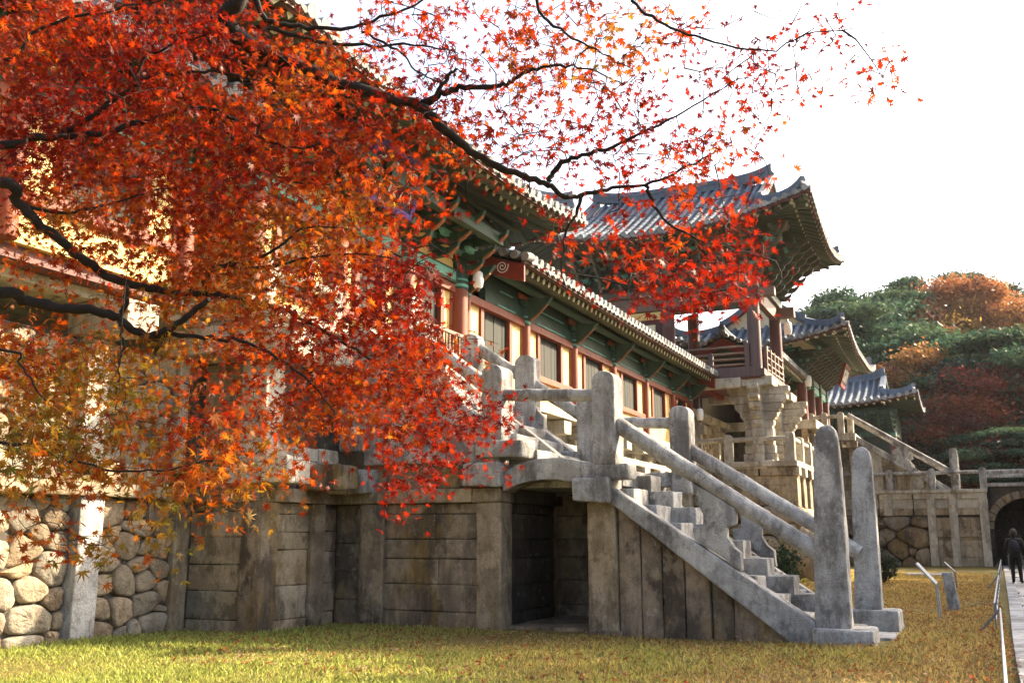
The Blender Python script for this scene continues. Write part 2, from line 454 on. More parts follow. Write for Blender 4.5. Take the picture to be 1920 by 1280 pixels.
def courses(mb, s0, s1, hs, boxf, z0, seed=1, split=0.35, dep=0.25):
    """dressed slabs laid in courses, heights hs; boxf(s0,s1,z0,z1,depth,tone) adds a slab"""
    rr = random.Random(seed); z = z0
    for h in hs:
        cuts = [s0, s1]
        if rr.random() < split and s1 - s0 > 0.9: cuts = [s0, s0 + (s1 - s0) * rr.uniform(.35, .65), s1]
        for a, b in zip(cuts[:-1], cuts[1:]):
            t = rr.uniform(0.68, 1.32); w = rr.uniform(-.08, .08)
            boxf(a + 0.005, b - 0.005, z + 0.006, z + h - 0.006, rr.uniform(-0.012, 0.012), (t * (1 + w), t, t * (1 - w)))
        z += h
def hx(mb, X, dep=0.3):      # slab facing -X
    return lambda a, b, c, d, o, t: mb.box(X - o, X + dep, a, b, c, d, t)
def hy(mb, Y, dep=0.3):      # slab facing -Y
    return lambda a, b, c, d, o, t: mb.box(a, b, Y - o, Y + dep, c, d, t)

# ------------------------------------------------------------------ west retaining wall (rubble between pillars)
YW = 12.4
w = thing('retaining_wall', 'long two tier wall of rounded field stones at the left, behind the maple', 'stone wall', (8, YW, 0))
for i, (a, b) in enumerate(((2.0, 6.2), (6.6, 10.92), (11.36, 13.05))):
    mb = MB(); mb.box(a, b, YW + .05, YW + .5, -0.1, 2.12, 0.9); mb.build('backing', M['joint'], w)
    mb = MB(); rubble(mb, a, b, -0.05, 2.12, lambda s, z, o: (s, YW + .02 - o, z), seed=11 + i); mb.build('rubble_masonry', M['rubble'], w)
    mb = MB(); mb.box(a, b, YW + .18, YW + .6, 2.5, 4.6, 0.9); mb.build('backing', M['joint'], w)
    mb = MB(); rubble(mb, a, b, 2.66, 4.55, lambda s, z, o: (s, YW + .14 - o, z), seed=21 + i); mb.build('rubble_masonry', M['rubble'], w)
    mb = MB(); rubble(mb, a, b, 2.33, 2.68, lambda s, z, o: (s, YW + .0 - o, z), 1.3, .35, .03, seed=31 + i); mb.build('block_course', M['rubble'], w)
for a, b, mt, y in ((6.2, 6.6, 'granite', 12.2), (10.92, 11.36, 'granite', 12.2), (13.05, 13.4, 'tan', 12.33)):
    mb = MB(); mb.box(a, b, y, y + .45, -0.1, 2.12, j=.008); mb.build('pillar', M[mt], w, .02)
    mb = MB(); mb.box(a + .02, b + .02, y + .12, y + .55, 2.6, 4.56, j=.008); mb.build('pillar', M['granite_pale'], w, .02)
    mb = MB(); mb.box(a - .1, b + .1, y - .75, y + .5, 4.6, 5.1, j=.015); mb.build('bracket_block', M['granite_pale'], w, .025)
for a, b in ((2, 5.2), (5.21, 8.4), (8.41, 11.0), (11.01, 13.38)):
    mb = MB(); mb.box(a, b, 12.12, 12.9, 2.12, 2.33, jit(), j=.006); mb.build('beam', M['tan'], w, .03)
    mb = MB(); mb.box(a, b, 12.1, 13.4, 5.1, 5.26, jit(.05), j=.004); mb.box(a, b, 11.95, 13.4, 5.27, 5.46, jit(.05), j=.004); mb.build('cornice', M['granite_pale'], w, .02)

mb = MB(); mb.box(13.3, 13.7, 12.36, 12.8, -.1, 5.2, .8); mb.build('backing', M['joint'], w)

# ------------------------------------------------------------------ gate podium
YP, XP = 10.8, 13.4
p = thing('gate_podium', 'projecting two tier podium of dressed slabs under the gate left of the stone steps', 'stone podium', (17, 11.6, 0))
HS = (0.22, 0.52, 0.44, 0.46, 0.40, 0.2)
mb = MB(); courses(mb, YP + .4, 12.4, (0.26, 0.47, 0.43, 0.46, 0.42, 0.2), hx(mb, XP + .05), -.1, 3, 0.0); mb.build('slab_panel', M['tan'], p, .012)
mb = MB(); mb.box(XP + .1, XP + .4, YP + .3, 12.4, -.1, 2.2, .8); mb.build('backing', M['joint'], p)
mb = MB(); courses(mb, 13.8, 14.78, (0.24, 0.56, 0.6, 0.3, 0.3, 0.2), hy(mb, YP + .06), -.1, 5, 0.0); mb.build('slab_panel', M['tan'], p, .012)
mb = MB(); courses(mb, 15.16, 15.62, (0.3, 0.5, 0.56, 0.36, 0.4), hy(mb, YP + .06), -.1, 6, 0.0); mb.build('slab_panel', M['brown'], p, .012)
mb = MB(); courses(mb, 18.5, 20.8, HS, hy(mb, YP + .06), -.1, 7); mb.build('slab_panel', M['tan'], p, .012)
mb = MB(); mb.box(13.7, 20.7, YP + .12, 12.4, -.1, 4.6, .8); mb.build('backing', M['joint'], p)
for (a, b, c, d, mt) in ((XP - .04, 13.82, YP - .04, YP + .42, 'brown'), (14.77, 15.17, YP - .02, YP + .3, 'brown'), (20.4, 20.84, YP - .02, YP + .4, 'tan')):
    mb = MB(); mb.box(a, b, c, d, -.1, 2.1, j=.01); mb.build('pillar', M[mt], p, .03)
# chamfered beam with projecting corner
mb = MB(); mb.hexa([(XP - .06, YP - .06, 2.1), (15.62, YP - .06, 2.1), (15.62, YP + .5, 2.1), (XP - .06, YP + .5, 2.1),
                    (XP - .02, YP + .03, 2.35), (15.62, YP + .03, 2.35), (15.62, YP + .5, 2.35), (XP - .02, YP + .5, 2.35)]); mb.build('beam', M['brown'], p, .02)
mb = MB(); mb.box(XP - .06, XP + .5, YP + .5, 12.1, 2.1, 2.36, j=.006); mb.build('beam', M['tan'], p, .02)
mb = MB(); mb.box(18.5, 20.9, YP - .06, YP + .5, 2.1, 2.36, j=.006); mb.build('beam', M['tan'], p, .02)
for (a, b, c, d, z0, z1, mt) in ((13.2, 13.85, YP - .62, YP + .7, 2.37, 2.82, 'granite_pale'), (14.55, 15.15, YP - .7, YP + .6, 2.34, 2.78, 'brown'),
                                 (15.25, 15.75, YP - .8, YP + .2, 2.3, 2.74, 'granite')):
    mb = MB(); mb.box(a, b, c, d, z0, z1, j=.03); mb.build('bracket_block', M[mt], p, .035)
mb = MB(); mb.box(XP + .12, XP + .6, YP + .5, 12.4, 2.36, 2.75, 1.0); mb.box(13.9, 15.6, YP + .14, YP + .6, 2.35, 2.8, .9); mb.build('recessed_course', M['tan'], p, .015)
for a, b in ((XP + .04, 14.4), (14.41, 15.0), (15.01, 15.62)):
    mb = MB(); mb.box(a, b, YP + .06, YP + .7, 2.8, 3.1, jit(), j=.01); mb.build('plinth_course', M['granite_pale'], p, .03)
mb = MB(); mb.box(XP + .08, XP + .6, YP + .7, 12.4, 2.76, 3.06, j=.01); mb.build('plinth_course', M['tan'], p, .03)
# upper tier
mb = MB(); courses(mb, YP + .62, 12.5, (.5, .48, .5), hx(mb, XP + .22), 3.06, 8, .2); mb.build('slab_panel', M['tan'], p, .012)
mb = MB(); courses(mb, 14.0, 14.6, (.5, .5, .5), hy(mb, YP + .22), 3.1, 9, 0); courses(mb, 14.98, 15.6, (.45, .6, .45), hy(mb, YP + .22), 3.1, 10, 0); mb.build('slab_panel', M['granite_pale'], p, .012)
mb = MB(); courses(mb, 18.5, 20.8, (.5, .5, .5, .75), hy(mb, YP + .22), 2.36, 19, .3); mb.build('slab_panel', M['tan'], p, .012)
for (a, b, c, d) in ((XP + .1, 14.0, YP + .12, YP + .66), (14.6, 14.98, YP + .14, YP + .6)):
    mb = MB(); mb.box(a, b, c, d, 3.08, 4.56, j=.01); mb.build('pillar', M['granite_pale'], p, .025)
for (a, b) in ((13.25, 13.95), (14.5, 15.1), (20.2, 20.9)):
    mb = MB(); mb.box(a, b, YP - .55, YP + .7, 4.55, 5.05, j=.012); mb.build('bracket_block', M['granite_pale'], p, .025)
mb = MB(); mb.box(XP + .15, 15.6, YP + .2, 12.4, 4.57, 5.06); mb.build('recessed_course', M['granite_pale'], p, .015)
for a, b in ((XP - .1, 15.5), (18.5, 20.9)):
    mb = MB(); mb.box(a, b, YP - .02, 13.4, 5.07, 5.24, j=.004); mb.box(a - .05, b, YP - .18, 13.4, 5.25, 5.45, j=.004); mb.build('cornice', M['granite_pale'], p, .02)
mb = MB(); mb.box(15.5, 18.5, YP + .3, 13.4, 4.9, 5.44); mb.build('threshold', M['granite_pale'], p, .02)
mb = MB(); mb.box(2, 60, 12.45, 26, 5.1, 5.2); mb.build('terrace_ground', M['kerb'], None, kind='structure')

# ------------------------------------------------------------------ the near staircase
XS, XE = 15.6, 18.45
s = thing('stone_staircase', 'grey granite staircase on an arched landing rising from the lawn, nearest to the viewer', 'staircase', (17, 6, 0))
def yz(name, poly, x0, x1, mat, bev=.015, tone=1.0, par=None):
    mb = MB(); mb.prism(poly, 0, x0, x1, tone); return mb.build(name, M[mat], par or s, bev)
# substructure seen from the left
for (a, b, mt) in ((9.82, 10.3, 'brown'), (7.43, 7.92, 'tan'), (5.37, 5.86, 'tan')):
    mb = MB(); mb.box(XS - .03, XS + .42, a, b, -.1, 2.1, j=.012); mb.build('pillar', M[mt], s, .025)
mb = MB(); mb.box(XE - .4, XE + .03, 5.37, 5.86, -.1, 2.1, j=.01); mb.build('pillar', M['tan'], s, .025)
mb = MB(); mb.box(XE - .4, XE + .03, 7.6, 8.0, -.1, 2.1, j=.01); mb.build('pillar', M['tan'], s, .025)
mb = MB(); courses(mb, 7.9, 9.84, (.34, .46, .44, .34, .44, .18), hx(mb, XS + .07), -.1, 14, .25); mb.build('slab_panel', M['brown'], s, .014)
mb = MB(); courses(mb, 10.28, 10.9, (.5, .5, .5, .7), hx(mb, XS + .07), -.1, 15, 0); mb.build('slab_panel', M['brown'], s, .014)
mb = MB(); mb.box(XS + .14, XE - .1, 7.95, 10.9, -.1, 2.3, .8); mb.build('core', M['joint'], s)
mb = MB(); courses(mb, XS + .5, XE - .45, (.34, .46, .44, .34, .44, .18), lambda a, b, c, d, o, t: mb.box(a, b, 7.46 + o, 7.96, c, d, t), -.1, 16, .4); mb.build('passage_wall', M['shade_dark'], s, .014)  # the dimness inside the passage is put into the wall colour
mb = MB(); mb.box(XS + .5, XE - .02, 7.45, 8.3, 2.11, 2.58); mb.build('lintel', M['shade_dark'], s, .01)  # fills the ceiling gap, in the same painted shade
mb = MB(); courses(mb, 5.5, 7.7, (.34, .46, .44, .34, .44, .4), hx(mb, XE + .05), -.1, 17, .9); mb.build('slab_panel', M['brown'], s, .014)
mb = MB(); mb.box(XE + .12, XE + .4, 5.4, 7.8, -.1, 2.62, .8); mb.build('backing', M['joint'], s)
mb = MB(); mb.box(XS - .04, XS + .45, 5.3, 5.95, -.1, .04); mb.box(XS + .2, XE, 5.86, 7.46, -.1, .035); mb.build('passage_floor', M['brown'], s)
# beam and courses above it
for a, b in ((7.44, 7.98), (7.99, 10.86)):
    mb = MB(); mb.box(XS - .07, XS + .5, a, b, 2.11, 2.35, jit(.06), j=.006); mb.build('beam', M['tan'], s, .02)
mb = MB(); mb.box(XS + .06, XS + .5, 7.9, 10.3, 2.35, 2.81, .95); mb.build('recessed_course', M['brown'], s, .012)
for a, b in ((7.95, 9.0), (9.01, 10.25)):
    mb = MB(); mb.box(XS - .06, XS + .6, a, b, 2.81, 3.11, jit(.06), j=.008); mb.build('plinth_course', M['granite'], s, .025)
# side slabs below the upper flight
mb = MB()
for i in range(7):
    a = 7.95 + i * .42; t = jit(.15)
    mb.hexa([(XS + .05, a + .006, 3.1), (XS + .3, a + .006, 3.1), (XS + .3, a + .414, 3.1), (XS + .05, a + .414, 3.1),
             (XS + .05, a + .006, max(3.12, 2.6 + (a - 7.3) * .75)), (XS + .3, a + .006, max(3.12, 2.6 + (a - 7.3) * .75)),
             (XS + .3, a + .414, 2.6 + (a + .42 - 7.3) * .75), (XS + .05, a + .414, 2.6 + (a + .42 - 7.3) * .75)], t)
mb.build('slab_panel', M['granite'], s, .012)
yz('stringer', [(7.5, 2.62), (7.5, 3.3), (10.3, 5.46), (10.95, 5.46), (10.95, 4.9), (7.75, 2.5)], XS - .03, XS + .3, 'granite')
yz('stringer', [(6.8, 2.62), (6.8, 2.92), (10.2, 5.46), (10.95, 5.46), (10.95, 4.9), (7.3, 2.5)], XE - .3, XE + .03, 'granite')
yz('centre_rib', [(6.6, 2.66), (6.6, 2.76), (10.2, 5.52), (10.9, 5.52), (10.9, 5.2), (7.1, 2.6)], 16.90, 17.1, 'granite_pale')
for i in range(9):
    z = 2.72 + (i + 1) * .296; y = 6.9 + i * .395
    for a, b in ((XS + .3, 16.90), (17.1, XE - .3)):
        mb = MB(); mb.box(a, b, y, y + .55, z - .33, z, jit(.1), j=.006); mb.build('step', M['granite'], s, .014)
# arched landing
top = [(7.42, 2.62), (7.1, 2.76), (6.7, 2.83), (6.3, 2.83), (5.9, 2.75), (5.5, 2.66)]
bot = [(5.86, 2.3), (6.1, 2.40), (6.4, 2.46), (6.7, 2.47), (7.0, 2.44), (7.25, 2.36), (7.42, 2.28)]
yz('arch_slab', top + [(5.5, 2.3)] + bot, XS - .02, XS + .5, 'granite', .02)
yz('arch_slab', top + [(5.5, 2.3)] + bot, XE - .45, XE + .02, 'granite', .02)
mb = MB(); mb.box(XS + .5, XE - .45, 5.4, 7.6, 2.36, 2.64, j=.004); mb.build('landing_slab', M['granite'], s, .01)
for x0, x1 in ((XS - .3, XS + .5), (XE - .5, XE + .25)):
    mb = MB(); mb.box(x0, x1, 5.4, 6.04, 2.07, 2.48, j=.025); mb.build('capital_block', M['granite'], s, .035)
    mb = MB(); mb.box(x0 + .2, x1 - .15, 5.1, 5.92, 2.44, 2.70, j=.015); mb.build('base_block', M['granite'], s, .04)
    mb = MB(); mb.box(x0 + .02, x1 - .1, 7.38, 8.08, 2.36, 2.78, j=.025); mb.build('capital_block', M['granite'], s, .035)
    mb = MB(); mb.box(x0 + .05, x1 - .15, 6.95, 7.85, 2.86, 3.16, j=.02); mb.build('base_block', M['granite'], s, .04)
mb = MB(); mb.box(17.4, 18.1, 5.95, 6.6, 2.64, 2.74, j=.01); mb.build('landing_block', M['granite'], s, .02)
# lower flight
for x0 in (XS - .12, XE - .22):
    yz('stringer', [(5.44, 2.34), (2.30, .28), (2.30, -.05), (2.62, -.05), (5.44, 2.07)], x0, x0 + .34, 'granite', .02)
for i in range(8):
    y = 2.42 + i * .385; z = .36 + i * .278
    for a, b, up in ((XS + .2, 16.62, 0), (16.63, 17.2, 1), (17.21, XE - .2, 0)):
        mb = MB(); mb.box(a, b, y - (.04 if up else 0), y + .7, max(-.05, z - .4), z + (.26 if up else 0), jit(.15), j=.01); mb.build('step', M['granite'], s, .016)
bounds = [5.36, 4.98, 4.63, 4.27, 3.87, 3.52, 2.6]
for i in range(6):
    a, b = bounds[i], bounds[i + 1]; rec = .10 if i == 4 else random.uniform(0, .03)
    za = 2.06 - (5.44 - a) * .752 - .005; zb = max(.0, 2.06 - (5.44 - b) * .752) - .005
    mb = MB(); x0 = XS + .02 + rec
    mb.hexa([(x0, b + .008, -.1), (x0 + .3, b + .008, -.1), (x0 + .3, a - .008, -.1), (x0, a - .008, -.1),
             (x0, b + .008, zb), (x0 + .3, b + .008, zb), (x0 + .3, a - .008, za), (x0, a - .008, za)], jit(.16))
    mb.build('side_slab', M['brown'], s, .02)
mb = MB(); mb.prism([(5.3, 2.0), (2.7, .1), (2.7, -.1), (5.3, -.1)], 0, XS + .3, XE - .2); mb.build('core', M['joint'], s)
yz('side_slab', [(5.3, 2.0), (2.62, -.05), (5.3, -.05)], XE - .2, XE - .02, 'brown')
# baluster plates with scooped edges
fin = [(4.10, 2.37), (3.42, 1.96), (3.42, 1.71), (3.56, 1.66), (3.56, 1.52), (3.47, 1.36), (3.36, 1.28), (3.35, 1.0), (4.08, 1.48), (4.1, 1.66), (3.93, 1.68), (3.92, 1.86), (4.02, 2.06)]
yz('baluster_plate', fin, XS - .03, XS + .17, 'granite', .018)
yz('baluster_plate', [(y - .02, z) for y, z in fin], XE - .2, XE - .02, 'granite', .018)
fin2 = [(y + 4.45, z + 2.35) for y, z in fin]
yz('baluster_plate', [(8.36, 4.6), (7.93, 4.3), (7.96, 4.18), (7.88, 4.0), (7.76, 3.88), (7.74, 3.55), (8.36, 4.0)], XE - .24, XE - .06, 'granite', .018)
yz('baluster_plate', [(9.3, 5.3), (8.65, 4.85), (8.62, 4.5), (8.45, 4.22), (8.3, 4.0), (8.3, 3.65), (9.2, 4.3)], XS, XS + .18, 'granite', .018)
# posts with rounded heads
def round_post(y0, y1, z0, z1, x0, x1, mat, par, name='post'):
    cy = (y0 + y1) / 2; r = (y1 - y0) / 2; k = r * .75
    poly = [(y0, z0), (y1, z0), (y1, z1 - k)] + [(cy + r * math.cos(a), z1 - k + k * math.sin(a)) for a in np.linspace(.25, math.pi - .25, 9)] + [(y0, z1 - k)]
    mb = MB(); mb.prism(poly, 0, x0, x1); return mb.build(name, M[mat], par, .03)
round_post(5.32, 5.72, 2.69, 4.25, XS - .12, XS + .34, 'granite', s)
round_post(7.40, 7.80, 3.15, 4.52, XS - .1, XS + .4, 'granite', s)
round_post(4.76, 5.14, 2.3, 3.95, XE - .36, XE + .1, 'granite', s)
round_post(6.64, 7.02, 2.7, 4.2, XE - .34, XE, 'granite', s)
round_post(7.92, 8.36, 3.3, 5.17, XE - .34, XE, 'granite', s)
round_post(9.2, 9.6, 4.2, 5.72, XE - .34, XE, 'granite', s)
round_post(9.3, 9.7, 4.2, 6.1, XS - .08, XS + .26, 'granite', s)
def rail(a, b, r, mat, par, name='rail'):
    mb = MB(); a = np.array(a, float); b = np.array(b, float); n = 6
    pts = [a + (b - a) * i / n + np.array([random.uniform(-.008, .008), 0, random.uniform(-.008, .008)]) for i in range(n + 1)]
    mb.tube(pts, [r * random.uniform(.97, 1.03) for _ in pts], 16); return mb.build(name, M[mat], par, .01)
rail((XS + .08, 5.35, 3.36), (XS + .08, 2.2, 1.26), .135, 'granite', s)
rail((XS + .08, 7.45, 3.98), (XS + .08, 5.7, 3.87), .11, 'granite', s)
rail((XS + .08, 9.4, 5.32), (XS + .08, 7.7, 4.12), .125, 'granite', s)
rail((XE - .18, 4.85, 3.14), (XE - .18, 1.9, 1.25), .125, 'granite', s)
rail((XE - .18, 6.7, 3.72), (XE - .18, 5.1, 3.64), .105, 'granite', s)
rail((XE - .18, 9.4, 5.5), (XE - .18, 6.95, 3.86), .12, 'granite', s)

# obelisk posts at the foot of the stairs
def obelisk(x, y, w0, w1, dx, z0, z1, label, plinth):
    t = thing('obelisk_post', label, 'stone post', (x, y, 0), 'stone posts at the foot of the near stairs')
    mb = MB(); lev = [(z0, 1), (z0 + (z1 - z0) * .45, .90), (z1 - .36, w1 / w0), (z1 - .2, w1 / w0 * .93), (z1 - .09, w1 / w0 * .74), (z1 - .025, w1 / w0 * .44), (z1, w1 / w0 * .16)]
    vs = []; fs = []
    for z, k in lev:
        for sx, sy in ((-1, -1), (1, -1), (1, 1), (-1, 1)): vs.append((x + sx * dx / 2 * k + (z - z0) * .012, y + sy * w0 / 2 * k - (z - z0) * .015, z))
    for i in range(len(lev) - 1):
        for k in range(4): fs.append((i * 4 + k, i * 4 + (k + 1) % 4, i * 4 + 4 + (k + 1) % 4, i * 4 + 4 + k))
    fs.append(tuple(range(len(vs) - 4, len(vs)))); fs.append((3, 2, 1, 0))
    mb.add(vs, fs); mb.build('shaft', M['granite'], t, .03)
    mb = MB(); a, b, c, d, zz = plinth; mb.box(a, b, c, d, -.08, zz, j=.012); mb.build('plinth', M['granite'], t, .035)
obelisk(15.72, 2.05, .50, .36, .40, .21, 3.2, 'nearer tapered granite post with a pointed head at the foot of the near stairs', (15.3, 16.15, 1.48, 2.32, .22))
obelisk(18.45, 1.82, .44, .34, .36, .30, 3.08, 'farther tapered granite post with a rounded head and a crack halfway up', (18.05, 18.85, 1.32, 2.2, .31))
mb = MB(); mb.box(16.6, 17.3, 1.75, 2.25, -.08, .16, j=.015); tag(mb.build('step_block', M['granite'], None, .03), 'low granite block on the lawn between the two tapered posts', 'stone block')
mb = MB(); mb.box(16.4, 17.5, 1.3, 1.62, -.06, .03, j=.01); tag(mb.build('paving_slab', M['kerb'], None, .01), 'flat pale slab lying in the lawn in front of the near stairs', 'paving slab')

# ------------------------------------------------------------------ timber buildings: roof, rafters, brackets
class Roof:
    """tiled Korean roof; ridge along u. gable=True gives a plain gabled roof, else hip-and-gable"""
    def __init__(self, th, cx, cy, axis, Lu, Lv, G, z0, H, lift, p=0.38, r=0.10, sag=0.35):
        self.__dict__.update(th=th, cx=cx, cy=cy, axis=axis, Lu=Lu, Lv=Lv, G=G, z0=z0, H=H, lift=lift, p=p, r=r, sag=sag)
    def w(self, u, v, z):
        return (self.cx + u, self.cy + v, z) if self.axis == 'x' else (self.cx + v, self.cy + u, z)
    def surf(self, u, v, d):
        t = min(max(d / self.Lv, 0), 1)
        z = self.z0 + self.H * ((1 - self.sag) * t + self.sag * t * t)
        if self.lift:
            S = 1.15 * self.Lv; q = (self.Lu - abs(u)) + (self.Lv - abs(v))
            if q < S: z += self.lift * (1 - q / S) ** 2
        return z
    def rows(self):
        out = []
        n = int(2 * self.Lu / self.p)
        for s in (-1, 1):
            for i in range(n + 1):
                u = -self.Lu + (2 * self.Lu) * (i + .5) / (n + 1)
                dm = self.Lv if abs(u) <= self.G else self.Lu - abs(u)
                if dm > .1: out.append(('v', s, u, dm))
        if self.G < self.Lu - .05:
            n = int(2 * self.Lv / self.p)
            for s in (-1, 1):
                for i in range(n + 1):
                    v = -self.Lv + 2 * self.Lv * (i + .5) / (n + 1)
                    dm = min(self.Lu - self.G, self.Lv - abs(v))
                    if dm > .1: out.append(('u', s, v, dm))
        return out
    def pt(self, k, s, c, d, dz=0.0, off=0.0):
        if k == 'v': u, v = c, s * (self.Lv - d)
        else: u, v = s * (self.Lu - d), c
        z = self.surf(u, v, d) + dz
        if k == 'v': u += off
        else: v += off
        return self.w(u, v, z)
    def tiles(self, tile='tile', seg=0.42):
        R_ = self.rows()
        for side in sorted(set((k, s) for k, s, c, dm in R_)): self.side([q for q in R_ if (q[0], q[1]) == side], tile, seg)
    def side(self, rows, tile, seg):
        mb = MB(); ends = MB(); soff = MB(); board = MB(); h = self.p / 2 + .012
        for k, s, c, dm in rows:
            n = max(3, int(dm / seg) + 1); ds = [dm * i / (n - 1) for i in range(n)]
            t0 = jit(.12)
            # convex tiles, each a little stepped over the next
            for a, b in zip(ds[:-1], ds[1:]):
                m2 = [self.pt(k, s, c, a - .02, .045), self.pt(k, s, c, b + .03, .03)]
                mb.tube(m2, [self.r, self.r * .9], 7, False, t0 * jit(.14))
            e = self.pt(k, s, c, -.03, .045); e2 = self.pt(k, s, c, .05, .045)
            ends.tube([e, e2], [self.r * 1.15] * 2, 10, True, jit(.12))
            # valley tiles
            vs = []
            for d in ds: vs += [self.pt(k, s, c, d, .02, -h), self.pt(k, s, c, d, -.045, -h * .45), self.pt(k, s, c, d, .02, h), ]
            vs = []
            for d in ds: vs += [self.pt(k, s, c, d, -.02, -h), self.pt(k, s, c, d, .02, 0), self.pt(k, s, c, d, -.02, h)]
            fs = []
            for i in range(n - 1):
                for j in range(2): fs.append((i * 3 + j, i * 3 + j + 1, i * 3 + 4 + j, i * 3 + 3 + j))
            mb.add(vs, fs, jit(.12) * .45, False)
            # hanging eave tile between rows
            q = [self.pt(k, s, c, -.02, .0, h * x) for x in (.45, 1.0, 1.55)]
            lo = [(a[0], a[1], a[2] - zz) for a, zz in zip(q, (.05, .13, .05))]
            q2 = [self.pt(k, s, c, .03, .0, h * x) for x in (.45, 1.0, 1.55)]
            lo2 = [(a[0], a[1], a[2] - zz) for a, zz in zip(q2, (.05, .13, .05))]
            ends.add(q + lo + q2 + lo2, [(0, 1, 4, 3), (1, 2, 5, 4), (6, 7, 10, 9), (7, 8, 11, 10), (3, 4, 10, 9), (4, 5, 11, 10)], jit(.2) * .75)
            # boards under the tiles
            vs = []
            for d in ds: vs += [self.pt(k, s, c, d, -.17, -h), self.pt(k, s, c, d, -.17, h)]
            soff.add(vs, [(2 * i, 2 * i + 1, 2 * i + 3, 2 * i + 2) for i in range(n - 1)])
            a = [self.pt(k, s, c, .05, -.04, -h), self.pt(k, s, c, .05, -.04, h)]; b = [self.pt(k, s, c, .13, -.04, -h), self.pt(k, s, c, .13, -.04, h)]
            lowr = lambda P_: [(x, y, z - .17) for x, y, z in P_]
            al, bl = lowr(a), lowr(b)
            board.hexa([al[0], al[1], bl[1], bl[0], a[0], a[1], b[1], b[0]], jit(.1))
        mb.build('tile_roof', M[tile], self.th); ends.build('eave_tile_edge', M['tile_end'], self.th)
        soff.build('soffit', M['green_dull'], self.th); board.build('eave_board', M['red_dark'], self.th)
    def ridge(self, path, w, h, name, upturn=0.0, cap=True):
        mb = MB(); n = len(path); path = [np.array(q, float) for q in path]
        L = [(w * .5, 0, h * .3), (w * .44, h * .3, h * .55), (w * .5, h * .55, h * .72), (w * .36, h * .72, h)]
        for hw, a, b in L:
            vs = []
            for i, q in enumerate(path):
                d = path[min(i + 1, n - 1)] - path[max(i - 1, 0)]; pr = np.array([-d[1], d[0], 0]); pr /= np.linalg.norm(pr) + 1e-9
                up = upturn * (i / (n - 1)) ** 6
                for sgn, z in ((-1, a), (1, a), (1, b), (-1, b)): vs.append(q + pr * hw * sgn + np.array([0, 0, z * (1 + up * .6) + up]))
            fs = []
            for i in range(n - 1):
                for k in range(4): fs.append((i * 4 + k, i * 4 + (k + 1) % 4, i * 4 + 4 + (k + 1) % 4, i * 4 + 4 + k))
            fs += [(3, 2, 1, 0), tuple(range(4 * n - 4, 4 * n))]
            mb.add(vs, fs, jit(.12))
        mb.build(name, M['tile'], self.th)
        if cap:
            mb = MB(); e = path[-1] + np.array([0, 0, upturn]); d = path[-1] - path[-2]; d /= np.linalg.norm(d)
            mb.tube([e - d * .12 + np.array([0, 0, h * .1]), e + d * .04 + np.array([0, 0, h * .35])], [w * .42, w * .36], 10)
            mb.build('ridge_end', M['tile_end'], self.th, .01)
    def ridges(self, w=.36, h=.55, near=(1, 1, 1, 1)):
        us = np.linspace(0, 1, 13)
        zr = self.z0 + self.H - .05
        for s in (-1, 1):
            self.ridge([self.w(s * (self.G + .1) * t, 0, zr + .12 * t ** 3) for t in us], w * 1.1, h * 1.15, 'main_ridge', .25)
            b = self.Lv - (self.Lu - self.G)
            for q in (-1, 1):
                if self.G < self.Lu - .05:
                    self.ridge([self.w(s * self.G, q * b * t, self.surf(s * self.G, q * b * t, self.Lv - b * t)) for t in us], w, h * .8, 'gable_ridge', .12)
                    self.ridge([self.w(s * (self.G + (self.Lu - .3 - self.G) * t), q * (b + (self.Lv - .3 - b) * t), self.surf(s * (self.G + (self.Lu - .3 - self.G) * t), q * (b + (self.Lv - .3 - b) * t), (self.Lu - self.G) * (1 - t) + .3 * t)) for t in us], w * .9, h * .75, 'hip_ridge', .22)
        if self.G < self.Lu - .05:
            b = self.Lv - (self.Lu - self.G)
            for s in (-1, 1):
                mb = MB(); u = s * (self.G - .2)
                P3 = [self.w(u, -b, self.surf(u, 0, self.Lu - self.G) - .1), self.w(u, b, self.surf(u, 0, self.Lu - self.G) - .1), self.w(u, 0, self.z0 + self.H)]
                u2 = s * (self.G - .35); P4 = [self.w(u2, -b, P3[0][2]), self.w(u2, b, P3[1][2]), self.w(u2, 0, P3[2][2])]
                mb.add(P3 + P4, [(0, 1, 2), (5, 4, 3), (0, 3, 4, 1), (1, 4, 5, 2), (2, 5, 3, 0)]); mb.build('gable_wall', M['cream'], self.th)
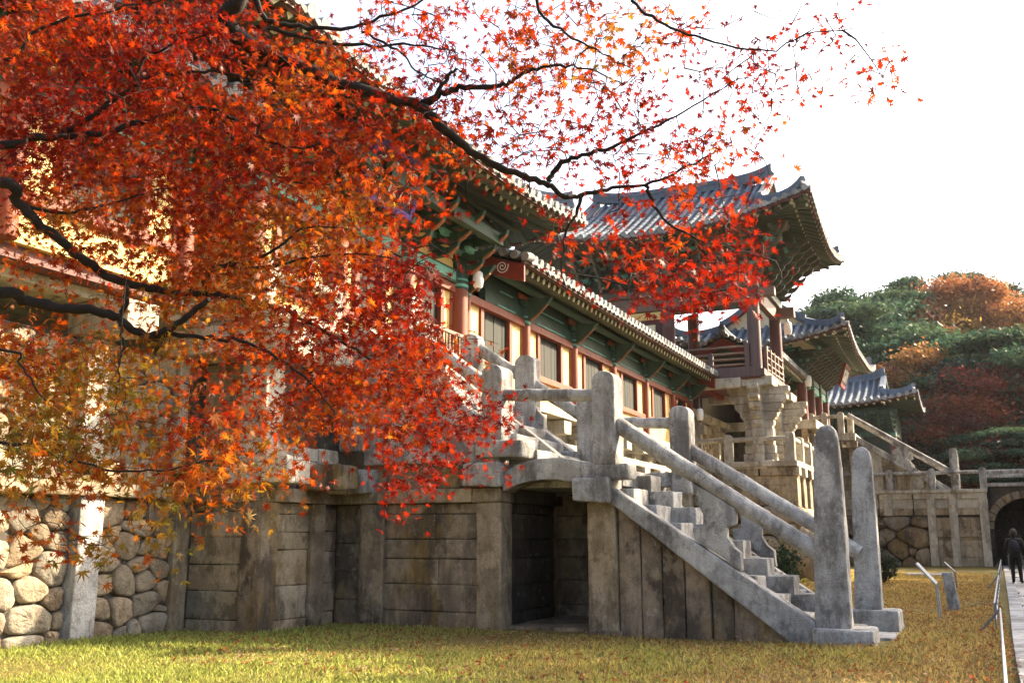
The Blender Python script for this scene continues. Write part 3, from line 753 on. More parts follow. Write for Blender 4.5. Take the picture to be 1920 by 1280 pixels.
    def rafters(self, sides, p, lo=(0.55, 3.1), hi=(0.12, 1.5), r=.085, cap=60, square=.065, zlo=-.33, zhi=-.235):
        """round rafters and square flying rafters, each one a part"""
        for k, s in sides:
            L, W = (self.Lu, self.Lv) if k == 'v' else (self.Lv, self.Lu)
            n = int(2 * L / p); protos = {}
            rest = MB(); cnt = 0
            cs = [-L + 2 * L * (i + .5) / (n + 1) for i in range(n + 1)]
            for c in cs:
                for lay, (d0, d1), dz in ((0, lo, zlo), (1, hi, zhi)):
                    cor = L - abs(c)
                    full = cor >= d1 + .05 or self.G >= self.Lu - .05
                    pts = []
                    for i in range(5):
                        d = d0 + (d1 - d0) * i / 4
                        cc = c
                        if not full:     # fan rafters towards the corner
                            piv = (L - d1 - .3) * (1 if c > 0 else -1)
                            cc = c + (piv - c) * (i / 4) * .95
                            d = min(d, max(.05, L - abs(cc)) + 3)
                        uu, vv = (cc, s * (self.Lv - d)) if k == 'v' else (s * (self.Lu - d), cc)
                        q = min(self.Lu - abs(uu), self.Lv - abs(vv)) if self.G < self.Lu - .05 else self.Lv - abs(vv)
                        pts.append(np.array(self.w(uu, vv, self.surf(uu, vv, q) + dz)))
                    mb = MB()
                    if lay == 0: mb.tube(pts, r, 8, True, jit(.12), 0, 1)
                    else: mb.tube(pts, square * 1.3, 4, True, jit(.12), 0, 1)
                    mb.build('rafter' if lay == 0 else 'flying_rafter', [M['green_dull'], M['rafter_end']], self.th)
                    cnt += 1

def bracket_proto(th, tiers=3, step=.34, hgt=.34, wid=.95, mat=('green', 'orange', 'rafter_end', 'teal')):
    """stacked bracket arms projecting towards -Y from the local origin"""
    mb = MB()
    for i in range(tiers):
        o = .28 + step * i; z = hgt * i
        mb.box(-.075, .075, -o, .25, z, z + hgt * .6, jit(.1), 0)
        mb.prism([(-o, z + .02), (-o, z + hgt * .6), (-o - .12, z + hgt * .62), (-o - .34, z + hgt * .95), (-o - .30, z + hgt * .6), (-o - .14, z + .1)], 0, -.06, .06, 1.0, 2)
        mb.prism([(-o + .02, z - .02), (-o + .02, z + .02), (-o - .14, z + .1), (-o - .3, z + hgt * .6), (-o - .27, z + hgt * .45), (-o - .12, z + .03)], 0, -.05, .05, 1.0, 1)
        for y in ((0.02,) if i == 0 else (0.02, -o + .28)):
            w = wid * (.62 + .16 * i) / 2
            mb.prism([(-w, z + hgt * .62), (-w * .8, z + hgt * .38), (w * .8, z + hgt * .38), (w, z + hgt * .62), (w, z + hgt * .8), (-w, z + hgt * .8)], 1, y - .06, y + .06, jit(.12), 3 if i % 2 else 0)
            for sx in (-w * .85, 0, w * .85): mb.box(sx - .09, sx + .09, y - .08, y + .08, z + hgt * .8, z + hgt, jit(.1), 2 if i == 1 else 0)
    return mb, [M[m] for m in mat]
def place_brackets(th, spots, **kw):
    mb, mats = bracket_proto(th, **kw)
    o = mb.build('bracket', mats, th, loc=(0, 0, 0))
    for i, (x, y, z, rz) in enumerate(spots):
        if i == 0:
            o.location = Vector((x, y, z)) - Vector(parent_loc(th)); o.rotation_euler = (0, 0, rz)
        else: dup_part(o, th, (x, y, z), rot=(0, 0, rz))

def column(th, x, y, z0, z1, r, mat='red', head=None):
    mb = MB(); zz = z1 if head is None else head
    mb.tube([(x, y, z0), (x, y, z0 + (zz - z0) * .5), (x, y, zz)], [r * 1.04, r * 1.02, r], 18); cl = mb.build('column', M[mat], th)
    if head is not None:
        mb = MB(); mb.tube([(x, y, zz), (x, y, zz + .05), (x, y, zz + .06), (x, y, z1)], [r * 1.03, r * 1.05, r, r * .98], 18)
        mb.build('column_head', M['green'], cl)
        mb = MB(); mb.tube([(x, y, zz + .06), (x, y, zz + .13)], [r * 1.06] * 2, 18); mb.tube([(x, y, zz + .22), (x, y, zz + .26)], [r * 1.05] * 2, 18)
        mb.build('painted_band', M['teal'], cl)
def part_box(th, name, mat, x0, x1, y0, y1, z0, z1, bev=.008, tone=1.0, label=None):
    mb = MB(); mb.box(x0, x1, y0, y1, z0, z1, tone); return mb.build(name, M[mat], th, bev, label)
def planks(th, name, mat, x0, x1, y0, y1, z0, z1, n):
    mb = MB()
    for i in range(n):
        a = x0 + (x1 - x0) * i / n; b = x0 + (x1 - x0) * (i + 1) / n
        mb.box(a + .006, b - .006, y0 + random.uniform(-.006, .006), y1, z0, z1, jit(.2))
    return mb.build(name, M[mat], th, .004)

def bay(th, a, b, y, zf, zs, zl, sh=.52):
    """one wall bay: plank shutter in a red frame between yellow plaster panels"""
    c = (a + b) / 2; h = (b - a) * sh / 2
    part_box(th, 'sill', 'red', a, b, y - .10, y + .1, zs - .17, zs)
    part_box(th, 'plaster_panel', 'yellow', a, b, y - .0, y + .12, zf, zs - .17, 0)
    part_box(th, 'plaster_panel', 'yellow', a, c - h - .09, y - .0, y + .12, zs, zl, 0)
    part_box(th, 'plaster_panel', 'yellow', c + h + .09, b, y - .0, y + .12, zs, zl, 0)
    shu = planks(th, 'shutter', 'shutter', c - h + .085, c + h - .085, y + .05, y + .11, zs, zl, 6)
    for s in (-1, 1):
        part_box(shu, 'shutter_frame', 'red', c + s * h - .085, c + s * h + .085, y - .06, y + .1, zs, zl)
        part_box(th, 'frame_post', 'orange', (a if s < 0 else b) - s * .02 - .05, (a if s < 0 else b) - s * .02 + .05, y - .04, y + .1, zs, zl)
    part_box(th, 'lintel', 'red', a, b, y - .12, y + .1, zl, zl + .2)

def corridor(name, label, x0, x1, yw, zf, zs, zl, ze, ye, cols, rise, rows_p=.385, verge=True, detail=True, fl=0.0):
    t = thing(name, label, 'corridor', ((x0 + x1) / 2, yw, zf))
    depth = 3.4
    for a, b in zip(cols[:-1], cols[1:]): bay(t, a + .16, b - .16, yw, zf, zs, zl)
    for c in cols:
        column(t, c, yw - .02, zf, zl + .55, .17, 'red', zl + .05)
        # painted bracket arm with orange edge
        mb = MB(); q = yw - .12
        mb.prism([(q, zl + .15), (q - .3, zl + .34), (q - .62, zl + .62), (q - .78, zl + .8), (q - .5, zl + .78), (q, zl + .86)], 0, c - .075, c + .075, 1, 0)
        mb.prism([(q, zl + .10), (q - .3, zl + .30), (q - .62, zl + .585), (q - .62, zl + .62), (q - .3, zl + .345), (q, zl + .155)], 0, c - .04, c + .04, .8, 1)
        mb.box(c - .45, c + .45, yw - .19, yw - .1, zl + .56, zl + .72, 1, 0)
        mb.box(c - .6, c + .6, yw - .17, yw - .1, zl + .74, zl + .88, 1, 2)
        mb.build('bracket', [M['green'], M['orange'], M['red']], t, .008)
    for a, b in zip([x0] + cols[1:-1], cols[1:-1] + [x1]):
        part_box(t, 'architrave', 'green', a + .01, b - .01, yw - .08, yw + .1, zl + .22, zl + .56)
        part_box(t, 'painted_line', 'teal', a + .75, b - .75, yw - .095, yw - .07, zl + .25, zl + .29, .003)
        part_box(t, 'painted_line', 'teal', a + .9, b - .9, yw - .095, yw - .07, zl + .66, zl + .69, .003)
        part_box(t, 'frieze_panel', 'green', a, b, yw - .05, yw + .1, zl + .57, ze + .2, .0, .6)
    mb = MB(); mb.tube([(x0, yw - .35, ze - .28), (x1, yw - .35, ze - .28)], .12, 10); mb.build('purlin', M['green'], t)
    part_box(t, 'back_wall', 'cream', x0, x1, yw + 2.9, yw + 3.0, zf, ze + .4, 0)
    part_box(t, 'floor', 'red_dark', x0 + fl, x1, yw + .12, yw + 2.9, zf - .2, zf, 0)
    cyr = yw + 1.5; Lv = cyr - ye
    R = Roof(t, (x0 + x1) / 2, cyr, 'x', (x1 - x0) / 2, Lv, (x1 - x0) / 2, ze, rise, 0.0, rows_p, .105)
    R.tiles(); 
    us = np.linspace(0, 1, 9)
    for s in (-1, 1):
        R.ridge([R.w(s * R.Lu * q, 0, ze + rise - .05) for q in us], .34, .4, 'main_ridge', .1)
    if detail:
        n = int((x1 - x0) / .37)
        base = None
        for i in range(n):
            c = x0 + .18 + (x1 - x0 - .3) * i / (n - 1)
            if base is None:
                mb = MB(); pts = [(c, ye + .22 + d, ze - .24 + rise * (.65 * d / Lv + .35 * (d / Lv) ** 2)) for d in (0.0, .5, 1.0, 1.7)]
                mb.tube(pts, .085, 10, True, 1, 0, 1)
                base = mb.build('rafter', [M['green_dull'], M['rafter_end']], t, loc=(c, ye + .22, ze - .29 + .05))
            elif i < 98: dup_part(base, t, (c, ye + .22, ze - .29 + .05))
    if verge:
        for s, xx in ((-1, x0), (1, x1)):
            mb = MB()
            for fy, q in ((1, -1), (1, 1)):
                pts = [(cyr + q * Lv * f, R.surf(0, 0, Lv * (1 - f))) for f in np.linspace(.98, 0, 7)]
                poly = [(y, z - .2) for y, z in pts] + [(y + (q * -.0), z - .66) for i, (y, z) in list(enumerate(pts))[::-1]]
                mb.prism(poly, 0, xx - .02 if s < 0 else xx - .06, xx + .06 if s < 0 else xx + .02)
            mb.build('gable_board', M['crimson'], t, .005)
            for q in (-1, 1):
                mb = MB()
                for f in np.linspace(1.0, .08, 9):
                    y = cyr + q * Lv * f; z = R.surf(0, 0, Lv * (1 - f)) + .02
                    mb.tube([(xx + s * .1, y, z - .02), (xx - s * .3, y, z + .03)], .115, 12, True, jit(.1))
                mb.build('verge_tile', M['tile_end'], t)
    return t, R

# right corridor, from the gate to the pavilion
cols = [21.25, 24.9, 28.6, 32.35, 36.1, 39.8, 42.6]
tc, RC = corridor('gallery_corridor', 'long low gallery with plank shutters between the near gate and the pavilion', 22.3, 42.7, 11.2, 5.2, 6.08, 7.3, 8.55, 9.95, cols, 1.15)
# white painted scroll on the gable board
mb = MB(); pts = []
for i in range(40):
    a = i * .33; r_ = (.02 + .004 * i); pts.append((22.27, 10.62 - r_ * math.cos(a), 8.36 + r_ * math.sin(a)))
mb.tube(pts, .011, 6); mb.build('painted_scroll', M['white'], tc)
corridor('gallery_corridor', 'gallery with yellow panels left of the near gate, half hidden by maple leaves', 1.5, 12.2, 11.6, 5.46, 6.2, 7.35, 8.55, 10.3, [1.7, 5.2, 8.7, 12.0], 1.15, detail=False)

# ------------------------------------------------------------------ terrace wall under the right corridor
t = thing('terrace_wall', 'sunlit stone terrace wall with ledges below the gallery windows', 'stone wall', (32, 11.3, 0))
mb = MB(); mb.box(20.8, 43, 11.5, 12.4, -.1, 5.0, .8); mb.build('backing', M['joint'], t)
for k in range(12):
    x = 20.9 + k * 1.88
    mb = MB(); mb.box(x, x + .38, 11.05, 11.6, 2.3, 4.85, j=.006); mb.build('pillar', M['granite_pale'], t, .02)
    mb = MB(); mb.box(x + .4, x + 1.86, 11.28, 11.6, 2.5, 4.85, jit(.08), j=.006); mb.build('slab_panel', M['granite_pale'], t, .012)
    mb = MB(); mb.box(x - .12, x + .5, 10.55, 11.4, 3.55, 3.95, j=.015); mb.build('bracket_block', M['granite_pale'], t, .02)
    mb = MB(); mb.box(x - .1, x + .46, 10.6, 11.4, 4.45, 4.85, j=.012); mb.build('bracket_block', M['granite_pale'], t, .02)
    mb = MB(); mb.box(x, x + 1.87, 10.75, 11.6, 4.0, 4.2, jit(.06), j=.006); mb.build('ledge', M['granite_pale'], t, .015)
    mb = MB(); mb.box(x, x + 1.87, 10.55, 12.4, 4.87, 5.1, jit(.06), j=.004); mb.build('cornice', M['granite_pale'], t, .015)
    mb = MB(); rubble(mb, x + .0, x + 1.87, 0, 2.3, lambda s_, z, o: (s_, 11.3 - o, z), .7, .45, .09, seed=60 + k); mb.build('rubble_masonry', M['rubble'], t)
# rubble wall in the light under the pavilion
t = thing('rubble_wall', 'sunlit rubble wall behind the pier under the pavilion', 'stone wall', (49, 11.6, 0))
mb = MB(); mb.box(42.9, 58, 11.7, 12.4, 0, 7.0, .8); mb.build('backing', M['joint'], t)
mb = MB(); rubble(mb, 42.9, 57, 3.8, 6.9, lambda s_, z, o: (s_, 11.62 - o, z), .75, .38, .07, seed=91); mb.build('rubble_masonry', M['rubble'], t)
for x in (45.0, 48.6, 52.2):
    mb = MB(); mb.box(x, x + .4, 11.3, 11.8, 4.0, 7.0); mb.build('pillar', M['granite_pale'], t, .02)
    mb = MB(); mb.box(x - .05, x + .45, 11.1, 11.6, 6.2, 6.6); mb.build('bracket_block', M['granite_pale'], t, .03)
mb = MB(); mb.box(42.9, 57, 11.25, 12.4, 6.95, 7.25); mb.build('cornice', M['granite_pale'], t, .02)

# ------------------------------------------------------------------ the near gate
g = thing('gate_hall', 'nearest gate hall with green eaves above the near stone steps', 'temple gate', (17, 13, 5.4))
gx = [13.15, 15.7, 18.3, 20.85]; GY = 11.15
for x in gx:
    column(g, x, GY, 5.45, 8.0, .25, 'red', 7.45)
    mb = MB(); mb.box(x - .3, x + .3, GY - .3, GY + .3, 5.4, 5.56); mb.build('column_base', M['granite_pale'], g, .05)
for a, b in zip(gx[:-1], gx[1:]):
    bay(g, a + .25, b - .25, GY + .05, 5.45, 6.0, 7.35, .5)
    part_box(g, 'architrave', 'green', a + .24, b - .24, GY - .12, GY + .12, 7.56, 7.9)
    part_box(g, 'painted_line', 'teal', a + .35, b - .35, GY - .135, GY - .11, 7.62, 7.84, .005)
    part_box(g, 'plaster_panel', 'yellow', a + .3, b - .3, GY - .02, GY + .1, 7.9, 8.45, 0)
    part_box(g, 'purlin', 'green', a, b, GY - .1, GY + .1, 8.45, 8.75)
    part_box(g, 'purlin', 'green', a - .2, b + .2, GY - 1.15, GY - .95, 8.5, 8.78)
    mb = MB(); mb.box(a, b, GY - 1.0, GY, 8.78, 8.82, 1.0); mb.build('eave_ceiling', M['green'], g)
    part_box(g, 'painted_line', 'orange', a + .5, b - .5, GY - .55, GY - .45, 8.68, 8.78, .004)
part_box(g, 'side_wall', 'red', 20.7, 20.9, GY + .2, 15.8, 5.45, 8.6, 0)
part_box(g, 'side_wall', 'yellow', 13.1, 13.25, GY + .2, 15.8, 5.45, 8.6, 0)
part_box(g, 'back_wall', 'cream', 13.1, 20.9, 15.8, 15.95, 5.45, 8.8, 0)
place_brackets(g, [(x, GY - .1, 7.85, 0) for x in gx] + [((a + b) / 2, GY - .1, 7.95, 0) for a, b in zip(gx[:-1], gx[1:])], tiers=3, step=.33, hgt=.33, mat=('green', 'orange', 'green', 'teal'))
RG = Roof(g, 17.0, 13.4, 'x', 7.0, 4.45, 4.4, 9.42, 3.0, .5, .385, .105)
RG.tiles(); RG.ridges(); RG.rafters((('v', -1),), .40, lo=(.75, 2.6), hi=(.14, 1.3)); RG.rafters((('u', 1),), .5, lo=(.75, 2.6), hi=(.14, 1.2))
# name board hanging under the eave
nb = thing('name_board', 'dark name board with white characters and violet frame hanging under the near eave', 'name board', (16.2, 10.2, 8.3))
ta = math.radians(18); ax_x = (1, 0, 0); ax_z = (0, -math.sin(ta), math.cos(ta)); ax_y = (0, -math.cos(ta), -math.sin(ta))
cb = np.array((16.25, 10.2, 8.62))
mb = MB(); mb.obox(cb, (ax_x, ax_y, ax_z), (.85, .04, .5)); nbb = mb.build('board', M['black'], nb)
for s_ in (-1, 1):
    mb = MB(); mb.obox(cb + np.array(ax_x) * .9 * s_, (ax_x, ax_y, ax_z), (.07, .07, .6)); mb.build('frame', M['violet'], nb, .01)
    mb = MB(); mb.obox(cb + np.array(ax_z) * .55 * s_, (ax_x, ax_y, ax_z), (.83, .07, .065)); mb.build('frame', M['violet'], nb, .01)
# 安養門, written stroke by stroke on a 10 x 10 grid
GL = [[((5, 10), (5, 9)), ((1, 9), (9, 9)), ((1, 9), (.8, 7.8)), ((9, 9), (8.8, 7.8)), ((4.4, 8), (2.6, 4)), ((2.6, 4), (8, .6)), ((7, 6.5), (5, 2.4)), ((5, 2.4), (1.6, .5)), ((.8, 5.6), (9.2, 5.6))],
      [((3.6, 10), (4.2, 9.2)), ((6.6, 10), (6, 9.2)), ((2, 9), (8, 9)), ((2.4, 8), (7.6, 8)), ((1.2, 7), (8.8, 7)), ((5, 9), (5, 7)), ((5, 7), (1, 4.6)), ((5, 7), (9, 4.6)), ((3, 5), (7, 5)), ((3, 3.8), (7, 3.8)), ((3, 2.6), (7, 2.6)), ((3, 5), (3, .4)), ((7, 5), (7, 2.6)), ((3, .4), (4.6, 1.2)), ((7.6, 2), (4.6, 2)), ((5, 2.2), (8.6, .3))],
      [((1, 9.6), (1, .4)), ((1, 9.6), (4, 9.6)), ((4, 9.6), (4, 6)), ((1, 7.8), (4, 7.8)), ((1, 6), (4, 6)), ((6, 9.6), (9, 9.6)), ((6, 9.6), (6, 6)), ((6, 7.8), (9, 7.8)), ((6, 6), (9, 6)), ((9, 9.6), (9, .4)), ((9, .4), (8.2, .9))]]
for gi, strokes in enumerate(GL):
    mb = MB(); cc = cb + np.array(ax_x) * (.52 - gi * .52) * -1 + np.array(ax_y) * .046
    for (a, b) in strokes:
        A = cc + np.array(ax_x) * (a[0] - 5) * .045 + np.array(ax_z) * (a[1] - 5) * .068; B = cc + np.array(ax_x) * (b[0] - 5) * .045 + np.array(ax_z) * (b[1] - 5) * .068
        mb.tube([A, B], .024, 6)
    mb.build('character', M['white'], nbb)
# timber railing on the podium, right of the gate steps
t = thing('timber_railing', 'small timber railing with thin bars beside the red gate column', 'railing', (19.6, 10.95, 5.45))
part_box(t, 'rail', 'wood', 18.5, 20.8, 10.91, 10.99, 6.22, 6.3); part_box(t, 'rail', 'wood', 18.5, 20.8, 10.92, 10.98, 5.5, 5.58)
for i in range(14):
    x = 18.6 + i * .165; part_box(t, 'bar', 'wood', x - .02, x + .02, 10.93, 10.97, 5.58, 6.22, 0)

def balustrade(name, label, pts, zb, h, mat, pw=.26, rr=.085, group=None):
    t = thing(name, label, 'balustrade', (*pts[0], zb), group)
    for (x, y) in pts:
        cy0, cy1 = y - pw / 2, y + pw / 2
        round_post(cy0, cy1, zb - .02, zb + h, x - pw / 2, x + pw / 2, mat, t)
    for (a, b) in zip(pts[:-1], pts[1:]):
        rail((*a, zb + h * .8), (*b, zb + h * .8), rr, mat, t)
        mb = MB(); m = ((a[0] + b[0]) / 2, (a[1] + b[1]) / 2)
    return t
balustrade('stone_balustrade', 'pale stone balustrade at the gate floor edge behind maple leaves', [(13.4, 10.95), (15.4, 10.95)], 5.45, .85, 'granite_pale')

# ------------------------------------------------------------------ the pavilion on its terrace
t = thing('pavilion_terrace', 'stone terrace of slabs and boulders carrying the pavilion pier', 'stone terrace', (46, 9, 0))
X0, Y0 = 43.0, 6.8
mb = MB(); mb.box(X0 + .2, 51, Y0 + .2, 11.5, -.1, 4.4, .8); mb.build('core', M['joint'], t)
for a, b in ((Y0 - .08, 8.3), (8.31, 9.8), (9.81, 11.4)):
    mb = MB(); mb.box(X0 - .08, X0 + .9, a, b, 4.48, 4.72, jit(.05)); mb.build('cornice', M['granite_pale'], t, .02)
    mb = MB(); mb.box(X0 + .02, X0 + .6, a + .08, b, 4.1, 4.47, jit(.08)); mb.build('slab_course', M['tan'], t, .02)
for a, b in ((X0 + .95, 46), (46.01, 49), (49.01, 51.2)):
    mb = MB(); mb.box(a, b, Y0 - .08, Y0 + .9, 4.48, 4.72, jit(.05)); mb.build('cornice', M['granite_pale'], t, .02)
mb = MB(); courses(mb, Y0 + .3, 11.4, (.42, .42, .4), hx(mb, X0 + .12), 2.86, 41, 1.0); mb.build('slab_panel', M['tan'], t, .015)
for k in range(5):
    x = X0 + .1 + k * 1.7
    mb = MB(); mb.box(x, x + .4, Y0 - .02, Y0 + .5, 2.8, 4.1); mb.build('pillar', M['tan'], t, .02)
    mb = MB(); mb.box(x - .05, x + .45, Y0 - .14, Y0 + .5, 4.1, 4.46); mb.build('bracket_block', M['granite_pale'], t, .02)
    mb = MB(); mb.box(x + .4, x + 1.7, Y0 + .1, Y0 + .5, 2.8, 4.4, jit()); mb.build('slab_panel', M['tan'], t, .02)
mb = MB(); rubble(mb, Y0 + .1, 11.4, -.1, 2.85, lambda s_, z, o: (X0 + .1 - o, s_, z), 1.2, .8, .25, seed=44); rubble(mb, X0 + .1, 51, -.1, 2.8, lambda s_, z, o: (s_, Y0 + .1 - o, z), 1.3, .85, .3, seed=45); mb.build('boulder_base', M['rubble'], t)
mb = MB(); mb.box(X0, 52, 8, 11.5, 4.4, 4.6); mb.build('floor', M['granite_pale'], t)
balustrade('stone_balustrade', 'stone balustrade with round topped posts on the pavilion terrace', [(43.25, 11.2), (43.25, 9.65), (43.25, 7.0), (45.6, 7.0), (47.9, 7.0), (50.2, 7.0)], 4.72, 1.2, 'granite_pale', .36, .11)

def pier(x, y, zb, zt, label):
    t = thing('stone_pier', label, 'stone pier', (x, y, zb), 'carved piers under the pavilion')
    n = 9; arms = [.66, .60, .56, .56, .60, .74, .95, 1.16, 1.24]
    h = (zt - .42 - zb) / n
    for i in range(n):
        a = arms[i] * 1.08; z0 = zb + i * h; tn = jit(.1); w = .46
        nxt = arms[min(i + 1, n - 1)] * 1.12
        mb = MB()
        for ax in (0, 1):
            for s_ in (-1, 1):
                prof = [(w * .3 * s_, z0 + .008), (s_ * a * (.86 if i > 3 else .98), z0 + .006), (s_ * a * (.9 if i > 3 else 1), z0 + h * .2), (s_ * a, z0 + h * .45), (s_ * a, z0 + h - .006), (w * .3 * s_, z0 + h - .008)]
                if ax == 0: mb.prism([(x + q[0], q[1]) for q in prof], 1, y - w / 2, y + w / 2, tn)
                else: mb.prism([(y + q[0], q[1]) for q in prof], 0, x - w / 2 - .004, x + w / 2 + .004, tn)
        mb.build('pier_block', M['granite_pale'], t, .02)
    mb = MB(); mb.box(x - .75, x + .75, y - .75, y + .75, zt - .42, zt - .02, j=.02); mb.build('capstone', M['granite_pale'], t, .05)
    mb = MB(); mb.box(x - .6, x + .6, y - .6, y + .6, zb - .15, zb + .06); mb.build('plinth', M['granite_pale'], t, .03)
pier(43.75, 8.35, 4.72, 8.42, 'nearer carved stone pier of stacked flaring blocks under the front pavilion column')
pier(47.7, 8.2, 4.72, 8.2, 'farther carved stone pier of stacked flaring blocks, half behind the nearer one')

pv = thing('pavilion', 'tall open pavilion with curved tiled roof standing on a stone pier', 'pavilion', (45.6, 12, 8.4))
for (x, y, mt, hd) in ((43.2, 8.3, 'column_grey', None), (47.7, 8.15, 'red_dark', None), (43.2, 12.15, 'red_dark', 10.9), (47.7, 12.15, 'red_dark', 10.9), (43.2, 16, 'red_dark', None), (47.7, 16, 'red_dark', None)):
    mb = MB()
    if hd: mb.tube([(x, y, 7.2), (x, y, hd)], [.3, .29], 18); mb.build('column', M['crimson' if mt == 'x' else 'red_dark'], pv); mb = MB(); mb.tube([(x, y, hd), (x, y, 12.4)], .285, 18); mb.build('column_head', M['column_grey'], pv)
    else: mb.tube([(x, y, 8.38), (x, y, 10.5), (x, y, 12.4)], [.3, .29, .27], 18); mb.build('column', M[mt], pv)
part_box(pv, 'floor_beam', 'granite_pale', 42.75, 43.2, 8.9, 11.6, 7.93, 8.36, .03)
part_box(pv, 'floor_beam', 'granite_pale', 47.9, 48.4, 8.8, 11.6, 7.93, 8.3, .03)
part_box(pv, 'floor', 'red_dark', 42.9, 48.2, 8.05, 16.3, 8.3, 8.42, .0)
part_box(pv, 'floor_edge', 'column_grey', 42.8, 42.98, 8.0, 16.3, 8.37, 8.82, .01)
part_box(pv, 'floor_edge', 'column_grey', 42.8, 48.3, 7.86, 8.04, 8.43, 8.7, .01)
part_box(pv, 'ceiling_joist', 'crimson', 43.2, 48, 9.6, 9.8, 8.1, 8.29, .01); part_box(pv, 'ceiling_joist', 'crimson', 43.2, 48, 10.8, 11.0, 8.1, 8.29, .01)
# railing
for y0, y1 in ((8.55, 11.9),):
    for z in (8.95, 9.2, 9.45, 9.75):
        mb = MB(); mb.tube([(42.95, y0, z), (42.95, y1, z)], .05, 8); mb.build('rail', M['wood'], pv)
    for y in (8.6, 10.2, 11.8): part_box(pv, 'railing_post', 'column_grey', 42.86, 43.04, y - .1, y + .1, 8.6, 9.85 if y != 10.2 else 9.5, .02)
for z in (8.8, 9.05, 9.35, 9.7):
    mb = MB(); mb.tube([(43.5, 7.95, z), (47.5, 7.85, z)], .05, 8); mb.build('rail', M['wood'], pv)
for x in (43.6, 44.6, 45.5, 46.4, 47.4): part_box(pv, 'railing_post', 'wood', x - .07, x + .07, 7.84, 7.98, 8.6, 9.8, .01)
# beams and frieze
part_box(pv, 'architrave', 'wood', 43.05, 43.35, 8.5, 16, 11.75, 12.4, .02); part_box(pv, 'architrave', 'wood', 43.4, 47.6, 8.0, 8.3, 11.75, 12.4, .02)
part_box(pv, 'architrave_end', 'wood', 43.0, 43.4, 7.3, 8.05, 11.95, 12.35, .03); part_box(pv, 'architrave_end', 'wood', 47.5, 47.9, 7.2, 7.95, 11.85, 12.35, .03)
part_box(pv, 'frieze', 'green_dull', 42.9, 43.5, 8.0, 16.4, 12.4, 12.75, .02); part_box(pv, 'frieze', 'green_dull', 43.5, 48.2, 7.85, 8.4, 12.4, 12.75, .02)
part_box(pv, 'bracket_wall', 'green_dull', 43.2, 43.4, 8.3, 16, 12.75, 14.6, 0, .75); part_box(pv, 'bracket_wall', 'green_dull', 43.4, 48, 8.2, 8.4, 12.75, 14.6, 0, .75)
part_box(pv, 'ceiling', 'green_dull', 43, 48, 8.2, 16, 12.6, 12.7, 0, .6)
# closed wing at the back left
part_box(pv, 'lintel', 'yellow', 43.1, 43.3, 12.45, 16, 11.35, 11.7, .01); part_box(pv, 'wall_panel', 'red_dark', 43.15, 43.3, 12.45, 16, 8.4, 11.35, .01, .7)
part_box(pv, 'window_panel', 'cream', 43.08, 43.14, 12.75, 13.6, 9.6, 11.1, .01)
mb = MB()
for i in range(5): mb.box(43.08, 43.14, 13.9 + i * .3, 14.02 + i * .3, 9.4, 11.1)
mb.build('lattice', M['column_grey'], pv)
sp = [(42.98, y, 12.78, -math.pi / 2) for y in np.arange(8.3, 16.3, .98)] + [(x, 7.95, 12.78, 0) for x in (44.2, 45.2, 46.2, 47.2, 48.1)]
place_brackets(pv, sp, tiers=5, step=.36, hgt=.38, wid=.85, mat=('green_dull', 'wood', 'green_dull', 'teal'))
mb, mats = bracket_proto(pv, 5, .46, .38, .8, ('green_dull', 'wood', 'green_dull', 'teal'))
mb.build('corner_bracket', mats, pv, loc=(0, 0, 0)).location = Vector((43.0, 8.05, 12.78)) - Vector(parent_loc(pv))
bpy.data.objects['corner_bracket'].rotation_euler = (0, 0, -math.pi / 4)
RP = Roof(pv, 45.8, 12.1, 'y', 6.95, 5.8, 4.4, 14.5, 3.6, 1.1, .42, .115, .12)
RP.tiles(); RP.ridges(.36, .46); RP.rafters((('u', -1),), .42, lo=(.8, 3.2), hi=(.15, 1.6)); RP.rafters((('v', -1),), .52, lo=(.8, 3.0), hi=(.15, 1.5))
for s_ in (-1, 1):       # corner beams
    mb = MB(); c0 = RP.w(-6.75, 5.6 * s_, RP.surf(-6.75, 5.6 * s_, .2) - .33); c1 = RP.w(-4.0, 2.9 * s_, RP.surf(-4.0, 2.9 * s_, 2.9) - .5)
    mb.tube([c1, c0], .16, 4); mb.build('corner_beam', M['green_dull'], pv, .02)

def lantern(x, y, z, label, s=1.0):
    t = thing('hanging_lantern', label, 'lantern', (x, y, z - .45 * s), 'white lanterns hanging under the eaves')
    mb = MB(); mb.tube([(x, y, z - .42 * s), (x, y, z - .38 * s), (x, y, z - .2 * s), (x, y, z - .04 * s), (x, y, z)], [.08 * s, .12 * s, .135 * s, .12 * s, .07 * s], 14); mb.build('shade', M['white'], t)
    mb = MB(); mb.tube([(x, y, z), (x, y, z + .05 * s), (x, y, z + .4 * s)], [.07 * s, .03 * s, .012 * s], 8); mb.build('hook', M['dark_metal'], t)
    mb = MB(); mb.tube([(x, y, z - .5 * s), (x, y, z - .42 * s)], [.03 * s, .05 * s], 8); mb.build('finial', M['wood'], t)

lantern(21.1, 10.72, 7.95, 'white lantern hanging by the red column of the near gate', 1.0)
lantern(41.8, 10.5, 6.95, 'white lantern hanging at the far end of the long gallery', 1.2)
lantern(48.6, 7.7, 11.85, 'white lantern hanging from the front corner of the pavilion', 1.5)

